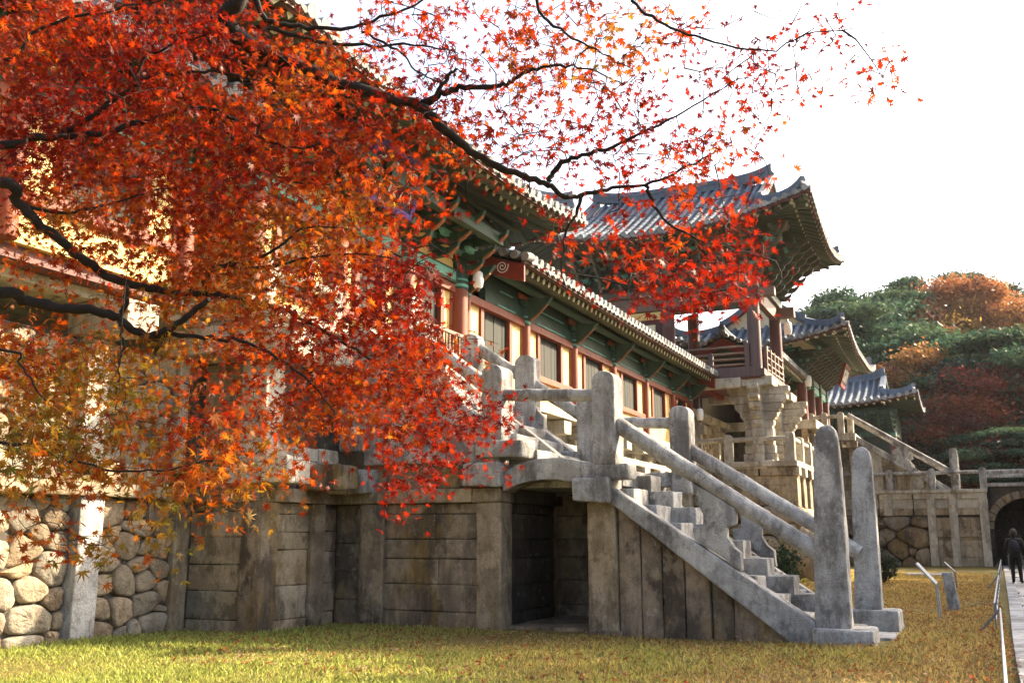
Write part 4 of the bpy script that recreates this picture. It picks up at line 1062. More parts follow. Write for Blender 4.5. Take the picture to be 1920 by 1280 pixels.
# ------------------------------------------------------------------ far terrace, far corridor, far gate
t = thing('far_terrace_wall', 'far stone terrace wall of boulders and framed slabs beyond the lawn', 'stone terrace', (60, 3, 0))
FX = 59.5
mb = MB(); mb.box(FX + .25, 72, -.3, 9.5, -.1, 3.9, .8); mb.build('core', M['joint'], t)
for a, b in ((-.55, 1.2), (1.21, 3.2), (3.21, 5.0), (5.01, 7.2), (7.21, 9.6)):
    mb = MB(); mb.box(FX - .12, FX + 1, a, b, 3.92, 4.1, jit(.06)); mb.build('cornice', M['granite_pale'], t, .02)
    mb = MB(); mb.box(FX + .02, FX + .5, a + .05, b - .02, 3.6, 3.91, jit(.1)); mb.build('slab_course', M['granite_pale'], t, .02)
    mb = MB(); mb.box(FX - .02, FX + .5, a + .05, b - .02, 2.72, 3.1, jit(.1)); mb.build('beam', M['tan'], t, .02)
    mb = MB(); mb.box(FX + .15, FX + .5, a + .02, b - .02, 3.1, 3.6, jit(.14)); mb.build('slab_panel', M['granite_pale'], t, .02)
for y, z0, z1 in ((-.5, 0, 3.9), (1.0, 0, 3.9), (2.1, 0, 3.9), (4.3, 2.7, 3.9), (7.0, 2.7, 3.9)):
    mb = MB(); mb.box(FX - .06, FX + .4, y, y + .42, z0, z1, j=.01); mb.build('pillar', M['granite_pale'], t, .02)
for a, b in ((-.08, 1.0), (1.42, 2.1)):
    mb = MB(); courses(mb, a, b, (.5, .9, .3, .9), hx(mb, FX + .1), 0, 71, .2); mb.build('slab_panel', M['tan'], t, .015)
    mb = MB(); mb.box(FX - .02, FX + .4, a, b, 1.55, 1.9, jit()); mb.build('beam', M['tan'], t, .02)
mb = MB(); rubble(mb, 2.5, 9.5, -.1, 2.7, lambda s_, z, o: (FX + .12 - o, s_, z), 1.1, .75, .2, seed=72); mb.build('boulder_masonry', M['brown'], t)
mb = MB(); mb.box(FX, 72, .0, 9.5, 3.88, 3.98); mb.build('floor', M['granite_pale'], t)
balustrade('stone_balustrade', 'far stone balustrade along the lower terrace before the arch', [(FX + .15, -.4), (FX + .15, 2.15), (FX + .15, 4.35), (FX + .15, 6.9), (FX + .15, 9.2)], 4.1, 1.15, 'granite', .36, .095)

fs_ = thing('stone_staircase', 'far pale stone staircase with two rails climbing to the far gate', 'staircase', (61.2, 4, 4))
for x0 in (FX + .3, 63.2):
    yz('stringer', [(6.3, 7.45), (1.1, 4.1), (1.5, 3.95), (6.3, 7.05)], x0, x0 + .4, 'granite', .02, 1.0, fs_)
    rail((x0 + .2, 6.4, 8.5), (x0 + .2, 1.1, 5.05), .13, 'granite', fs_)
    round_post(.78, 1.2, 4.0, 6.35, x0, x0 + .42, 'granite', fs_)
    yz('baluster_plate', [(4.0, 6.9), (3.3, 6.45), (3.2, 6.1), (3.45, 5.95), (3.2, 5.75), (3.1, 5.3), (4.2, 6.05), (4.1, 6.35), (3.85, 6.5), (4.1, 6.65)], x0 + .1, x0 + .3, 'granite', .02, 1.0, fs_)
for i in range(12):
    mb = MB(); z = 3.85 + (i + 1) * .272; y = 1.75 + i * .40; mb.box(FX + .7, 63.2, y, y + .6, z - .3, z, jit(.08)); mb.build('step', M['granite'], fs_, .015)
for i, (a, b) in enumerate(((5.9, 5.35), (5.33, 4.7), (4.68, 4.0), (3.98, 3.3), (3.28, 2.6), (2.58, 1.9))):
    za = 4.1 + (a - 1.4) * .64; zb = 4.1 + (b - 1.4) * .64
    mb = MB(); x0 = FX + .4; mb.hexa([(x0, b, 3.95), (x0 + .3, b, 3.95), (x0 + .3, a, 3.95), (x0, a, 3.95), (x0, b, zb - .1), (x0 + .3, b, zb - .1), (x0 + .3, a, za - .1), (x0, a, za - .1)], jit(.12))
    mb.build('side_slab', M['granite_pale' if i in (1, 4) else 'tan'], fs_, .02)

u = thing('upper_terrace', 'upper stone terrace carrying the far gate, with tan slabs and a pale cornice', 'stone terrace', (60, 8, 4))
mb = MB(); mb.box(51.5, 72, 7.5, 11.6, 0, 7.0, .8); mb.build('core', M['joint'], u)
mb = MB(); courses(mb, 51.4, 59.3, (.6, .6, .6, .5, .5, .5), hy(mb, 7.45), 3.6, 81, .9); courses(mb, 6.3, 9.4, (.6, .6, .7, .6), hx(mb, FX + .25), 4.1, 82, .9); mb.build('slab_panel', M['tan'], u, .02)
for x in (52, 54.4, 56.8, 59.0):
    mb = MB(); mb.box(x, x + .45, 7.2, 7.6, 3.8, 6.7); mb.build('pillar', M['tan'], u, .02)
for y in (6.0, 6.9, 8.2):
    mb = MB(); mb.box(FX + .05, FX + .5, y, y + .42, 4.1, 6.7); mb.build('pillar', M['tan'], u, .02)
    mb = MB(); mb.box(FX - .3, FX + .5, y - .1, y + .5, 6.55, 6.9); mb.build('bracket_block', M['tan'], u, .03)
for a, b in ((51.3, 54), (54.01, 57), (57.01, 59.2)):
    mb = MB(); mb.box(a, b, 7.0, 8.5, 6.9, 7.35, jit(.05)); mb.build('cornice', M['granite_pale'], u, .02)
mb = MB(); mb.box(FX - .25, 64, 6.0, 8.5, 6.95, 7.38); mb.build('cornice', M['granite_pale'], u, .02)
mb = MB(); mb.box(51.3, 72, 8.5, 12, 6.9, 7.36); mb.build('floor', M['granite_pale'], u)
balustrade('stone_balustrade', 'small pale balustrade at the head of the far stairs', [(FX + .1, 8.4), (FX + .1, 7.65), (FX + .1, 6.75), (FX + 1.2, 6.35)], 7.38, 1.25, 'granite_pale', .34, .1)

tc2, R2 = corridor('gallery_corridor', 'short gallery roof between the pavilion and the far gate', 48.4, 57.6, 9.4, 7.38, 8.1, 9.25, 10.4, 8.15, [48.7, 51.5, 54.4, 57.3], 1.1, verge=True, fl=3.0)

fg = thing('gate_hall', 'far gate hall with upswept blue grey roof above the far stairs', 'temple gate', (62, 10, 7.4))
fx_ = [57.4, 60.4, 63.6, 66.6]; FY = 8.5
for x in fx_: column(fg, x, FY, 7.36, 10.9, .28, 'red_dark', 10.1)
for a, b in zip(fx_[:-1], fx_[1:]):
    part_box(fg, 'architrave', 'teal', a + .27, b - .27, FY - .14, FY + .14, 10.1, 10.5, .01); part_box(fg, 'architrave', 'green', a, b, FY - .16, FY + .16, 10.55, 10.85, .01)
part_box(fg, 'side_wall', 'red_dark', 57.35, 57.5, FY + .3, 12.2, 7.36, 10.9, 0); part_box(fg, 'plaster_panel', 'yellow', 57.28, 57.34, FY + .6, FY + 1.8, 8.0, 9.8, .01)
part_box(fg, 'back_wall', 'red_dark', 57.4, 66.6, 12.2, 12.4, 7.36, 11, 0)
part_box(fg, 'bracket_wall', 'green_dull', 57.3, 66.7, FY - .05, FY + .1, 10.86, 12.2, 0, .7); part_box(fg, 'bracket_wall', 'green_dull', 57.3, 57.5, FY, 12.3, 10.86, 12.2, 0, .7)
place_brackets(fg, [(x, FY - .05, 10.88, 0) for x in np.arange(57.4, 66.9, 1.02)] + [(57.3, y, 10.88, -math.pi / 2) for y in (9.2, 10.1, 11.0, 11.9)], tiers=4, step=.36, hgt=.32, wid=.85, mat=('green_dull', 'wood', 'green_dull', 'teal'))
RF = Roof(fg, 61.9, 10.4, 'x', 7.7, 4.95, 5.2, 11.9, 3.2, .85, .46, .125, .18)
RF.tiles(); RF.ridges(.38, .5); RF.rafters((('u', -1),), .5, lo=(.8, 3.0), hi=(.15, 1.5), r=.1); RF.rafters((('v', -1),), .5, lo=(.8, 3.0), hi=(.15, 1.5), r=.1)
fb = thing('name_board', 'red and white name board tilted under the eave of the far gate', 'name board', (62, 7.0, 10.8))
mb = MB(); cb2 = np.array((61.6, 6.6, 11.0)); mb.obox(cb2, (ax_x, ax_y, ax_z), (.95, .05, .55)); fbb = mb.build('board', M['black'], fb)
for s_ in (-1, 1):
    mb = MB(); mb.obox(cb2 + np.array(ax_x) * 1.0 * s_, (ax_x, ax_y, ax_z), (.08, .08, .65)); mb.build('frame', M['crimson'], fb)
    mb = MB(); mb.obox(cb2 + np.array(ax_z) * .6 * s_, (ax_x, ax_y, ax_z), (.93, .08, .08)); mb.build('frame', M['crimson'], fb)
# 紫霞門, simplified to its main strokes at this distance
FG = [[((1, 9), (1, 6.4)), ((1, 7.8), (3.6, 7.8)), ((3, 9.6), (3, 6.4)), ((.6, 6.2), (4.6, 6.6)), ((6, 9.6), (6, 6.4)), ((6, 6.4), (9, 6.4)), ((9, 8.6), (6, 7.6)), ((5, 6), (3, 4.6)), ((3, 4.6), (6.4, 4)), ((6.4, 5), (2.6, 2.8)), ((2.6, 2.8), (8, 3)), ((5, 3), (5, .4)), ((3, 2), (1.6, .8)), ((7, 2), (8.6, .8))],
      [((1.6, 9.8), (8.4, 9.8)), ((.8, 8.6), (9.2, 8.6)), ((5, 9.8), (5, 6.2)), ((2.4, 7.6), (4, 7.6)), ((6, 7.6), (7.6, 7.6)), ((1.4, 5.4), (4.6, 5.4)), ((1.4, 5.4), (1.4, .4)), ((4.6, 5.4), (4.6, 3.6)), ((1.4, 3.6), (4.6, 3.6)), ((1.4, 2.2), (4.4, 2.2)), ((5.6, 5.4), (8.8, 5.4)), ((8.8, 5.4), (8.8, 3.6)), ((5.6, 3.6), (8.8, 3.6)), ((5.8, 2.6), (8.6, 2.6)), ((6, 2.2), (9.2, .3)), ((8.6, 2.6), (5.6, .3))], GL[2]]
for gi, strokes in enumerate(FG):
    mb = MB(); cc = cb2 + np.array(ax_x) * (.58 - gi * .58) * -1 + np.array(ax_y) * .056
    for (a, b) in strokes:
        mb.tube([cc + np.array(ax_x) * (a[0] - 5) * .05 + np.array(ax_z) * (a[1] - 5) * .075, cc + np.array(ax_x) * (b[0] - 5) * .05 + np.array(ax_z) * (b[1] - 5) * .075], .028, 6)
    mb.build('character', M['white'], fbb)
lantern(57.2, 8.1, 10.5, 'small white lantern on the corner column of the far gate', 1.5)

# farthest hall
fh = thing('timber_hall', 'farthest hall with dark teal brackets and a blue grey hipped roof before the trees', 'temple hall', (86, 9.5, 6))
part_box(fh, 'base_wall', 'tan', 81.6, 92, 4.6, 15, 0, 7.6, .03)
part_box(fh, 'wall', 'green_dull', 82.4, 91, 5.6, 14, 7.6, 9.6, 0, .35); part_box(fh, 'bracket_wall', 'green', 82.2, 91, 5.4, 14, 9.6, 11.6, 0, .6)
for y in (5.5, 8, 10.5): column(fh, 82.2, y, 7.6, 9.6, .28, 'red_dark', 9.2)
part_box(fh, 'architrave', 'green', 82.0, 82.2, 5.3, 14, 9.3, 9.65)
place_brackets(fh, [(82.15, y, 9.7, -math.pi / 2) for y in np.arange(5.5, 11.2, .95)], tiers=4, step=.36, hgt=.38, wid=.85, mat=('green', 'green', 'green', 'green'))
RH = Roof(fh, 86.6, 9.6, 'y', 6.2, 6.0, 3.4, 11.75, 2.6, .7, .55, .15)
RH.tiles(seg=.8); RH.ridges(.45, .6); RH.rafters((('v', -1),), .6, lo=(.8, 3.0), hi=(.15, 1.5), r=.1)

# arch bridge and its rails to the right of the far terrace
br = thing('arch_bridge', 'stone arch passage painted dark for shade, with round rails at the right edge, behind the person', 'stone bridge', (61.5, -2.4, 0))
cyA, rA, zs_ = -2.35, 1.62, 1.95
ang = np.linspace(0, math.pi, 15)
outer = [(-.42, -.1), (-.42, 4.2), (-6.2, 4.2), (-6.2, -.1), (cyA - rA, -.1)] + [(cyA - rA * math.cos(a), zs_ + rA * math.sin(a)) for a in ang] + [(cyA + rA, -.1)]
mb = MB(); mb.prism(outer, 0, FX + .4, 63.4); mb.build('arch_wall', M['shade_dark'], br)  # shade around and inside the arch is painted into this colour
for k in range(13):
    a0, a1 = math.pi * k / 13 + .012, math.pi * (k + 1) / 13 - .012
    q = [(cyA - r_ * math.cos(a), zs_ + r_ * math.sin(a)) for r_, a in ((rA + .02, a0), (rA + .42, a0), (rA + .42, a1), (rA + .02, a1))]
    mb = MB(); mb.prism(q, 0, FX + .25, FX + .9, jit(.12)); mb.build('arch_stone', M['brown'], br, .02)
mb = MB(); mb.box(FX + .2, 63.6, -6.4, -.56, 4.22, 4.4); mb.build('deck_slab', M['granite'], br, .02)
mb = MB(); mb.box(63.41, 64.2, -6.3, -.3, -.1, 4.2); mb.build('back_wall', M['shade_dark'], br)  # closes the tunnel, coloured near black as painted shade
rail((FX + .3, -.5, 5.0), (FX + .3, -6.2, 5.0), .12, 'granite', br); rail((63.4, -.5, 5.0), (63.4, -6.2, 5.0), .12, 'granite', br)
for y in (-3.6, -6.2): round_post(y - .2, y + .2, 4.38, 5.3, FX + .12, FX + .5, 'granite', br)

# ------------------------------------------------------------------ small things on the lawn
def sign(pts, label, mat, w):
    t = thing('sign_stand', label, 'sign', tuple(pts[0]), None)
    mb = MB(); p0, p1, p2 = [np.array(q, float) for q in pts]
    mb.tube([p0, p1], .016, 6); mb.build('leg', M[mat], t)
    mb = MB(); mb.tube([p0 + np.array([w, 0, 0]), p1 + np.array([w, 0, 0])], .016, 6); mb.build('leg', M[mat], t)
    d = (p2 - p1) / 2; L = np.linalg.norm(d); d /= L; nrm = np.cross(d, (1, 0, 0))
    mb = MB(); mb.obox((p1 + p2) / 2 + np.array([w / 2, 0, 0]), (d, (1, 0, 0), nrm), (L, w / 2 + .03, .014)); mb.build('panel', M[mat], t, .008)
sign(((20.9, .82, 0), (20.9, .84, .63), (20.9, 1.17, 1.02)), 'slanted metal sign panel seen edge on, near the small stone marker', 'metal', .75)
sign(((34.0, .78, 0), (34.0, .8, .47), (34.0, 1.08, .76)), 'dark slanted sign panel seen edge on, farther back on the lawn', 'dark_metal', .8)
mb = MB(); mb.hexa([(23.55, .5, -.05), (23.85, .5, -.05), (23.85, .74, -.05), (23.55, .74, -.05), (23.62, .6, .78), (23.86, .6, .78), (23.86, .82, .78), (23.62, .82, .78)])
tag(mb.build('stone_marker', M['granite'], None, .02), 'small leaning square stone marker on the lawn by the metal sign', 'stone marker')
mb = MB(); mb.box(44.5, 46, 1.2, 2.9, -.05, .06); tag(mb.build('stone_slab', M['kerb'], None, .02), 'flat pale stone slab on the far lawn below the terrace wall', 'stone slab')

def barrier(p0, p1, h, label):
    t = thing('path_barrier', label, 'barrier', (*p0, 0), 'low metal barriers along the path')
    a, b = np.array((*p0, 0.)), np.array((*p1, 0.)); d = b - a; n = max(2, int(np.linalg.norm(d) / 2.0)); up = np.array([0, 0, 1.])
    for z in (h, h * .35):
        mb = MB(); mb.tube([a + up * z, b + up * z], .016, 6); mb.build('rail', M['metal'], t)
    for i in range(n + 1):
        q = a + d * i / n; mb = MB(); mb.tube([q, q + up * h], .014, 6); mb.build('post', M['dark_metal'], t)
    mb = MB(); q = a + d * .5 * 0; mb.tube([q + up * h, q + np.array([.0, .32, 0])], .02, 4); mb.build('strut', M['dark_metal'], t)
barrier((18.6, -.20), (8.5, -.08), .36, 'nearest low metal barrier along the lawn edge at the right')
barrier((33.5, -.40), (19.0, -.12), .42, 'second low metal barrier farther along the path')
barrier((56, -.85), (34.2, -.40), .45, 'farthest low metal barrier near the arch')
bk = thing('picket_barrier', 'low dark barrier with upright bars across the path behind the person', 'barrier', (52, -2, 0))
for z in (.15, .75):
    mb = MB(); mb.tube([(52, -1.1, z), (52, -4.5, z)], .035, 6); mb.build('rail', M['dark_metal'], bk)
for i in range(18):
    mb = MB(); mb.tube([(52, -1.1 - i * .2, 0.0), (52, -1.1 - i * .2, .75)], .02, 5); mb.build('bar', M['dark_metal'], bk)

# ------------------------------------------------------------------ the person by the path, seen from behind
def skin_figure(name, joints, edges, mat, parent, levels=2):
    me = bpy.data.meshes.new(name)
    ks = list(joints); off = parent_loc(parent)
    me.from_pydata([tuple(np.array(joints[k][0]) - np.array(off)) for k in ks], [(ks.index(a), ks.index(b)) for a, b in edges], [])
    o = bpy.data.objects.new(name, me); COL.objects.link(o); o.parent = parent
    sk = o.modifiers.new('skin', 'SKIN'); sk.use_smooth_shade = True
    for i, k in enumerate(ks): me.skin_vertices[0].data[i].radius = joints[k][1]
    me.skin_vertices[0].data[0].use_root = True
    sb = o.modifiers.new('sub', 'SUBSURF'); sb.levels = levels; sb.render_levels = levels
    me.materials.append(M[mat]); return o
px_, py_ = 37.4, -1.0
pr = thing('person', 'person in dark coat and trousers standing on the path at the right edge', 'person', (px_, py_, 0.02))
def J(f, l, z): return (px_ + f, py_ + l, z + .02)     # f away from the camera, l to the left
jt = {'pelvis': (J(0, 0, .93), (.17, .13)), 'waist': (J(0, 0, 1.10), (.155, .115)), 'chest': (J(.01, 0, 1.32), (.185, .13)), 'neckb': (J(0, 0, 1.46), (.09, .08)), 'neck': (J(.01, 0, 1.53), (.055, .055)), 'head': (J(.03, 0, 1.62), (.085, .095)), 'crown': (J(.02, 0, 1.70), (.07, .08)),
      'hl': (J(0, .1, .86), (.105, .115)), 'kl': (J(.03, .11, .48), (.07, .075)), 'al': (J(-.02, .11, .09), (.05, .055)), 'tl': (J(.15, .13, .04), (.045, .035)),
      'hr': (J(0, -.1, .86), (.105, .115)), 'kr': (J(.01, -.11, .48), (.07, .075)), 'ar': (J(-.02, -.12, .09), (.05, .055)), 'tr': (J(.15, -.15, .04), (.045, .035)),
      'sl': (J(0, .19, 1.40), (.075, .075)), 'el': (J(.0, .27, 1.12), (.055, .055)), 'wl': (J(.12, .25, .88), (.036, .036)), 'sr': (J(0, -.19, 1.40), (.075, .075)), 'er': (J(.0, -.27, 1.12), (.055, .055)), 'wr': (J(.12, -.25, .88), (.036, .036))}
ed = [('pelvis', 'waist'), ('waist', 'chest'), ('chest', 'neckb'), ('neckb', 'neck'), ('neck', 'head'), ('head', 'crown'), ('pelvis', 'hl'), ('hl', 'kl'), ('kl', 'al'), ('al', 'tl'), ('pelvis', 'hr'), ('hr', 'kr'), ('kr', 'ar'), ('ar', 'tr'), ('chest', 'sl'), ('sl', 'el'), ('el', 'wl'), ('chest', 'sr'), ('sr', 'er'), ('er', 'wr')]
skin_figure('body', jt, ed, 'cloth', pr)
jk = {k: (jt[k][0], (jt[k][1][0] * 1.13 + .008, jt[k][1][1] * 1.13 + .008)) for k in ('pelvis', 'waist', 'chest', 'neckb', 'sl', 'el', 'wl', 'sr', 'er', 'wr')}
skin_figure('jacket', jk, [e for e in ed if e[0] in jk and e[1] in jk], 'jacket', pr)
for sgn in (1, -1):
    hj = {'w': (J(.12, .25 * sgn, .88), (.03, .03)), 'p': (J(.15, .25 * sgn, .81), (.038, .022))}; he = [('w', 'p')]
    for i in range(4):
        o_ = -.03 + i * .02; L = (.06, .075, .07, .055)[i]
        hj[f'a{i}'] = (J(.16 + o_, .25 * sgn, .775), (.009, .009)); hj[f'b{i}'] = (J(.16 + o_, .245 * sgn, .775 - L * .6), (.0085, .0085)); hj[f'c{i}'] = (J(.15 + o_, .235 * sgn, .775 - L), (.008, .008))
        he += [('p', f'a{i}'), (f'a{i}', f'b{i}'), (f'b{i}', f'c{i}')]
    hj['t0'] = (J(.19, .24 * sgn, .82), (.01, .01)); hj['t1'] = (J(.205, .23 * sgn, .785), (.009, .009)); he += [('p', 't0'), ('t0', 't1')]
    skin_figure('hand', hj, he, 'skin', pr, 1)
# hair over the back and crown of the head, face turned away
def blob(mb, c, r, n=16, m=10, tone=1.0, bump=0.0, zlo=-1.0):
    vs = []; fs = []
    for i in range(m + 1):
        th_ = math.pi * i / m
        for k in range(n):
            a = 2 * math.pi * k / n; q = 1 + random.uniform(-bump, bump)
            vs.append((c[0] + r[0] * math.sin(th_) * math.cos(a) * q, c[1] + r[1] * math.sin(th_) * math.sin(a) * q, c[2] + r[2] * max(zlo, math.cos(th_)) * q))
    for i in range(m):
        for k in range(n): fs.append((i * n + k, i * n + (k + 1) % n, (i + 1) * n + (k + 1) % n, (i + 1) * n + k))
    mb.add(vs, fs, tone, True)
mb = MB(); blob(mb, J(-.005, 0, 1.655), (.118, .112, .135), bump=.05); mb.build('hair', M['hair'], pr)
mb = MB(); blob(mb, J(.075, 0, 1.62), (.068, .068, .10)); blob(mb, J(.145, 0, 1.62), (.018, .014, .024), 8, 6); blob(mb, J(.05, .098, 1.62), (.02, .012, .03), 8, 6); blob(mb, J(.05, -.098, 1.62), (.02, .012, .03), 8, 6); mb.build('face', M['skin'], pr)
mb = MB(); blob(mb, J(.132, .03, 1.645), (.012, .012, .008), 8, 6); blob(mb, J(.132, -.03, 1.645), (.012, .012, .008), 8, 6); blob(mb, J(.135, 0, 1.572), (.012, .024, .006), 8, 6); mb.build('eyes_and_mouth', M['hair'], pr)
mb = MB(); blob(mb, J(-.17, 0.03, 1.22), (.10, .15, .2)); mb.build('backpack', M['cloth'], pr)

# ------------------------------------------------------------------ trees
def leaf_cards(centers, radii, n, size, rng, flat=0.0, shell=0.5):
    """n small leaf-sized faces scattered through each clump; returns verts, quads and the clump number"""
    V = []; own = []
    for ci, (c, r) in enumerate(zip(centers, radii)):
        d = rng.normal(size=(n, 3)); d /= np.linalg.norm(d, axis=1)[:, None]
        q = rng.uniform(shell, 1.0, n) ** 0.6
        p = np.array(c) + d * q[:, None] * np.array(r) * (1 + rng.normal(0, .26, n))[:, None]
        nr = d * .7 + rng.normal(size=(n, 3)) * .8; nr[:, 2] += flat; nr /= np.linalg.norm(nr, axis=1)[:, None]
        t = np.cross(nr, rng.normal(size=(n, 3))); t /= np.linalg.norm(t, axis=1)[:, None]; b = np.cross(nr, t)
        s = size * rng.uniform(.55, 1.35, n)[:, None]
        V.append(np.stack([p - t * s, p - b * s * .45, p + t * s, p + b * s * .45], 1)); own.append(np.full(n, ci))
    V = np.concatenate(V); own = np.concatenate(own)
    return V.reshape(-1, 3), np.arange(len(V) * 4).reshape(-1, 4), own
def make_tree(name, label, kind, seed, loc, h, cr, cols, group, clumps=26, n=420, size=.26, flat=0.0, pine=False, leg=.35, dec=(.13, .25)):
    rng = np.random.default_rng(seed); t = thing(name, label, kind, (0, 0, 0), group)
    mb = MB(); lean = rng.normal(0, .04, 2)
    def tp(f): return np.array([lean[0] * h * f + .35 * math.sin(f * 5 + seed), lean[1] * h * f + .35 * math.cos(f * 4 + seed), h * f])
    fr = np.linspace(0, .9, 9); mb.tube([tp(f) for f in fr], [h * .02 * (1.15 - f) + .04 for f in fr], 9)
    cs = []; rs = []
    for i in range(clumps):
        f = leg + (1 - leg) * (i + rng.uniform(0, 1)) / clumps
        prof = math.sin(min(1, (f - leg) / (1 - leg) * .86 + .14) * math.pi) ** .6
        a = i * 2.4 + rng.uniform(-.5, .5); rad = cr * prof * rng.uniform(.35, .95)
        c = tp(min(f, .95)) + np.array([math.cos(a) * rad, math.sin(a) * rad, rng.uniform(-.3, .3)])
        s = cr * (rng.uniform(.2, .34) if pine else rng.uniform(*dec))
        cs.append(c); rs.append((s * 1.15, s * 1.15, s * (.3 if pine else .75)))
        b0 = tp(max(.15, f - .14)); mid = (b0 + c) / 2 + np.array([0, 0, .06 * rad])
        mb.tube([b0, mid, c], [h * .006, h * .0045, .03], 6, False)
    mb.build('trunk', M['pine_bark'], t)
    V, F, own = leaf_cards(cs, rs, n, size, rng, flat)
    base = np.array(cols)[rng.integers(0, len(cols), len(cs))][own]
    tone = base * rng.uniform(.65, 1.3, (len(own), 1)); tone = np.repeat(tone, 4, 0)
    np_mesh('crown', V, F, M['foliage'], tone, False, t)
    t.location = loc
    return t
PINE = [(.026, .06, .034), (.036, .074, .04), (.042, .072, .032), (.022, .05, .034)]
GREEN = [(.06, .09, .03), (.08, .10, .03), (.05, .08, .03)]
RUST = [(.21, .075, .028), (.25, .10, .034), (.16, .06, .03), (.24, .115, .036)]
GOLD = [(.30, .17, .04), (.26, .14, .035), (.20, .13, .04)]
REDM = [(.12, .022, .012), (.17, .04, .014), (.08, .02, .014), (.05, .04, .02)]
def place(px, py_top, d):
    """ground spot for a tree whose top shows at this pixel, d metres along the view"""
    q = at(px, py_top, d); return q
forest = []
def tree_at(proto, px, ptop, d, label, rot=0.0, wide=1.0):
    q = at(px, ptop, d); gz = ground_z(q[0], q[1]) - .3
    h0 = proto['h']; s = (q[2] - gz) / h0
    loc = (q[0], q[1], gz)
    if proto.get('used') is None:
        proto['t'].location = loc; proto['t'].scale = (s * wide, s * wide, s); proto['t'].rotation_euler = (0, 0, rot); proto['t']['label'] = label; proto['used'] = 1
    else: copy_thing(proto['t'], loc, label, rot, (s * wide, s * wide, s))
def proto(name, kind, seed, h, cr, cols, group, **kw):
    return {'t': make_tree(name, 'tree', kind, seed, (0, 0, 0), h, cr, cols, group, **kw), 'h': h * 1.04}
pA = proto('pine_tree', 'pine tree', 1, 18, 5.6, PINE, 'pines behind the temple', clumps=42, n=620, size=.19, pine=True, flat=.6, leg=.4)
pB = proto('pine_tree', 'pine tree', 2, 17, 6.4, PINE, 'pines behind the temple', clumps=46, n=620, size=.19, pine=True, flat=.6, leg=.3)
pC = proto('fir_tree', 'fir tree', 3, 18, 4.6, PINE + GREEN, 'pines behind the temple', clumps=70, n=460, size=.18, flat=.3, leg=.18)
oA = proto('rust_tree', 'autumn tree', 4, 17, 7.2, RUST, 'autumn trees on the slope', clumps=85, n=480, size=.17, leg=.25)
oB = proto('gold_tree', 'autumn tree', 5, 13, 5.0, GOLD + RUST, 'autumn trees on the slope', clumps=70, n=360, size=.15, leg=.25)
rA_ = proto('red_maple_tree', 'maple tree', 6, 12, 5.4, REDM, 'autumn trees on the slope', clumps=75, n=420, size=.14, leg=.2)
tree_at(pC, 1525, 520, 118, 'dark fir rising behind the far gate roof, left of the forest', .3, 1.1)
tree_at(pC, 1470, 560, 112, 'fir partly hidden behind the pavilion columns', 1.9, 1.0)
tree_at(pA, 1605, 545, 112, 'broad dark pine behind the far gate roof ridge', .0, 1.2)
tree_at(pB, 1665, 525, 124, 'tall pine left of the rust coloured tree', .7, 1.0)
tree_at(pA, 1690, 505, 150, 'high pine peeking out over the slope left of the rust crown', 2.1, .7)
tree_at(oA, 1800, 510, 128, 'large rust orange tree topping the wooded slope', .4, 1.05)
tree_at(oA, 1895, 560, 120, 'rust orange tree at the right edge of the slope', 2.6, .95)
tree_at(pB, 1795, 492, 160, 'pine standing out above the rust tree on the skyline', 4.0, .7)
tree_at(pA, 1870, 512, 155, 'pale green pine on the skyline at the right', 5.0, .9)
tree_at(pC, 1915, 540, 140, 'dark fir on the skyline at the right edge', 5.4, 1.0)
tree_at(pB, 1720, 600, 104, 'wide layered pine in front of the rust tree', 1.4, 1.15)
tree_at(oB, 1690, 645, 98, 'small golden orange tree below the pines', .2, 1.0)
tree_at(oB, 1760, 560, 122, 'orange tree between the pine crowns', 3.0, 1.0)
tree_at(pB, 1870, 600, 98, 'wide dark pine at the right edge with spreading layers', 3.3, 1.2)
tree_at(pA, 1775, 660, 96, 'dark pine in the middle of the slope over the red maples', 3.9, 1.2)
tree_at(rA_, 1850, 690, 92, 'deep red maple tree above the arch', .5, 1.2)
tree_at(rA_, 1915, 660, 95, 'bright red maple tree at the right edge', 2.2, 1.0)
tree_at(rA_, 1770, 745, 90, 'dark red maple tree behind the far stairs', 4.1, 1.25)
tree_at(pC, 1690, 740, 97, 'dark fir behind the farthest hall', 2.4, 1.3)
tree_at(pA, 1905, 790, 84, 'low dark pine just behind the arch', 1.0, 1.5)
tree_at(pB, 1830, 800, 86, 'low dark pine behind the tall post of the far stairs', 2.9, 1.4)
tree_at(rA_, 1740, 690, 100, 'shaded red maple behind the farthest hall roof', 5.6, 1.1)
tree_at(pB, 1940, 600, 110, 'pine cut by the right edge of the view', 0.9, 1.2)
# trees along the far side of the path, out of the frame; they throw the shade over the lawn and the steps
sA = proto('broadleaf_tree', 'tree', 8, 24, 6.5, GREEN + GOLD, 'tall trees beside the path', clumps=34, n=90, size=.38, leg=.2, dec=(.2, .36))
SP = (((39, -13.5, .86, 0), 'tree of the path row shading the foot of the near steps'), ((49, -15, 1.22, 1.1), 'tallest tree of the row on the far side of the path'),
      ((54, -18, 1.15, 2.2), 'tall tree of the path row standing a little back'), ((55, -24, 1.2, 3.1), 'highest tree standing behind the path row'),
      ((34.5, -17, .84, 4.0), 'middle sized tree at the near part of the path row'), ((26.5, -20, .62, 5.2), 'smallest tree at the near end of the path row'),
      ((61, -15, .9, .6), 'round tree of the path row beyond the pavilion'), ((68, -15.5, .86, 1.7), 'low tree of the path row opposite the far steps'),
      ((75.5, -17, .86, 2.9), 'tree of the path row opposite the far gate'), ((83, -18, .88, 4.4), 'last tree of the path row before the slope'))
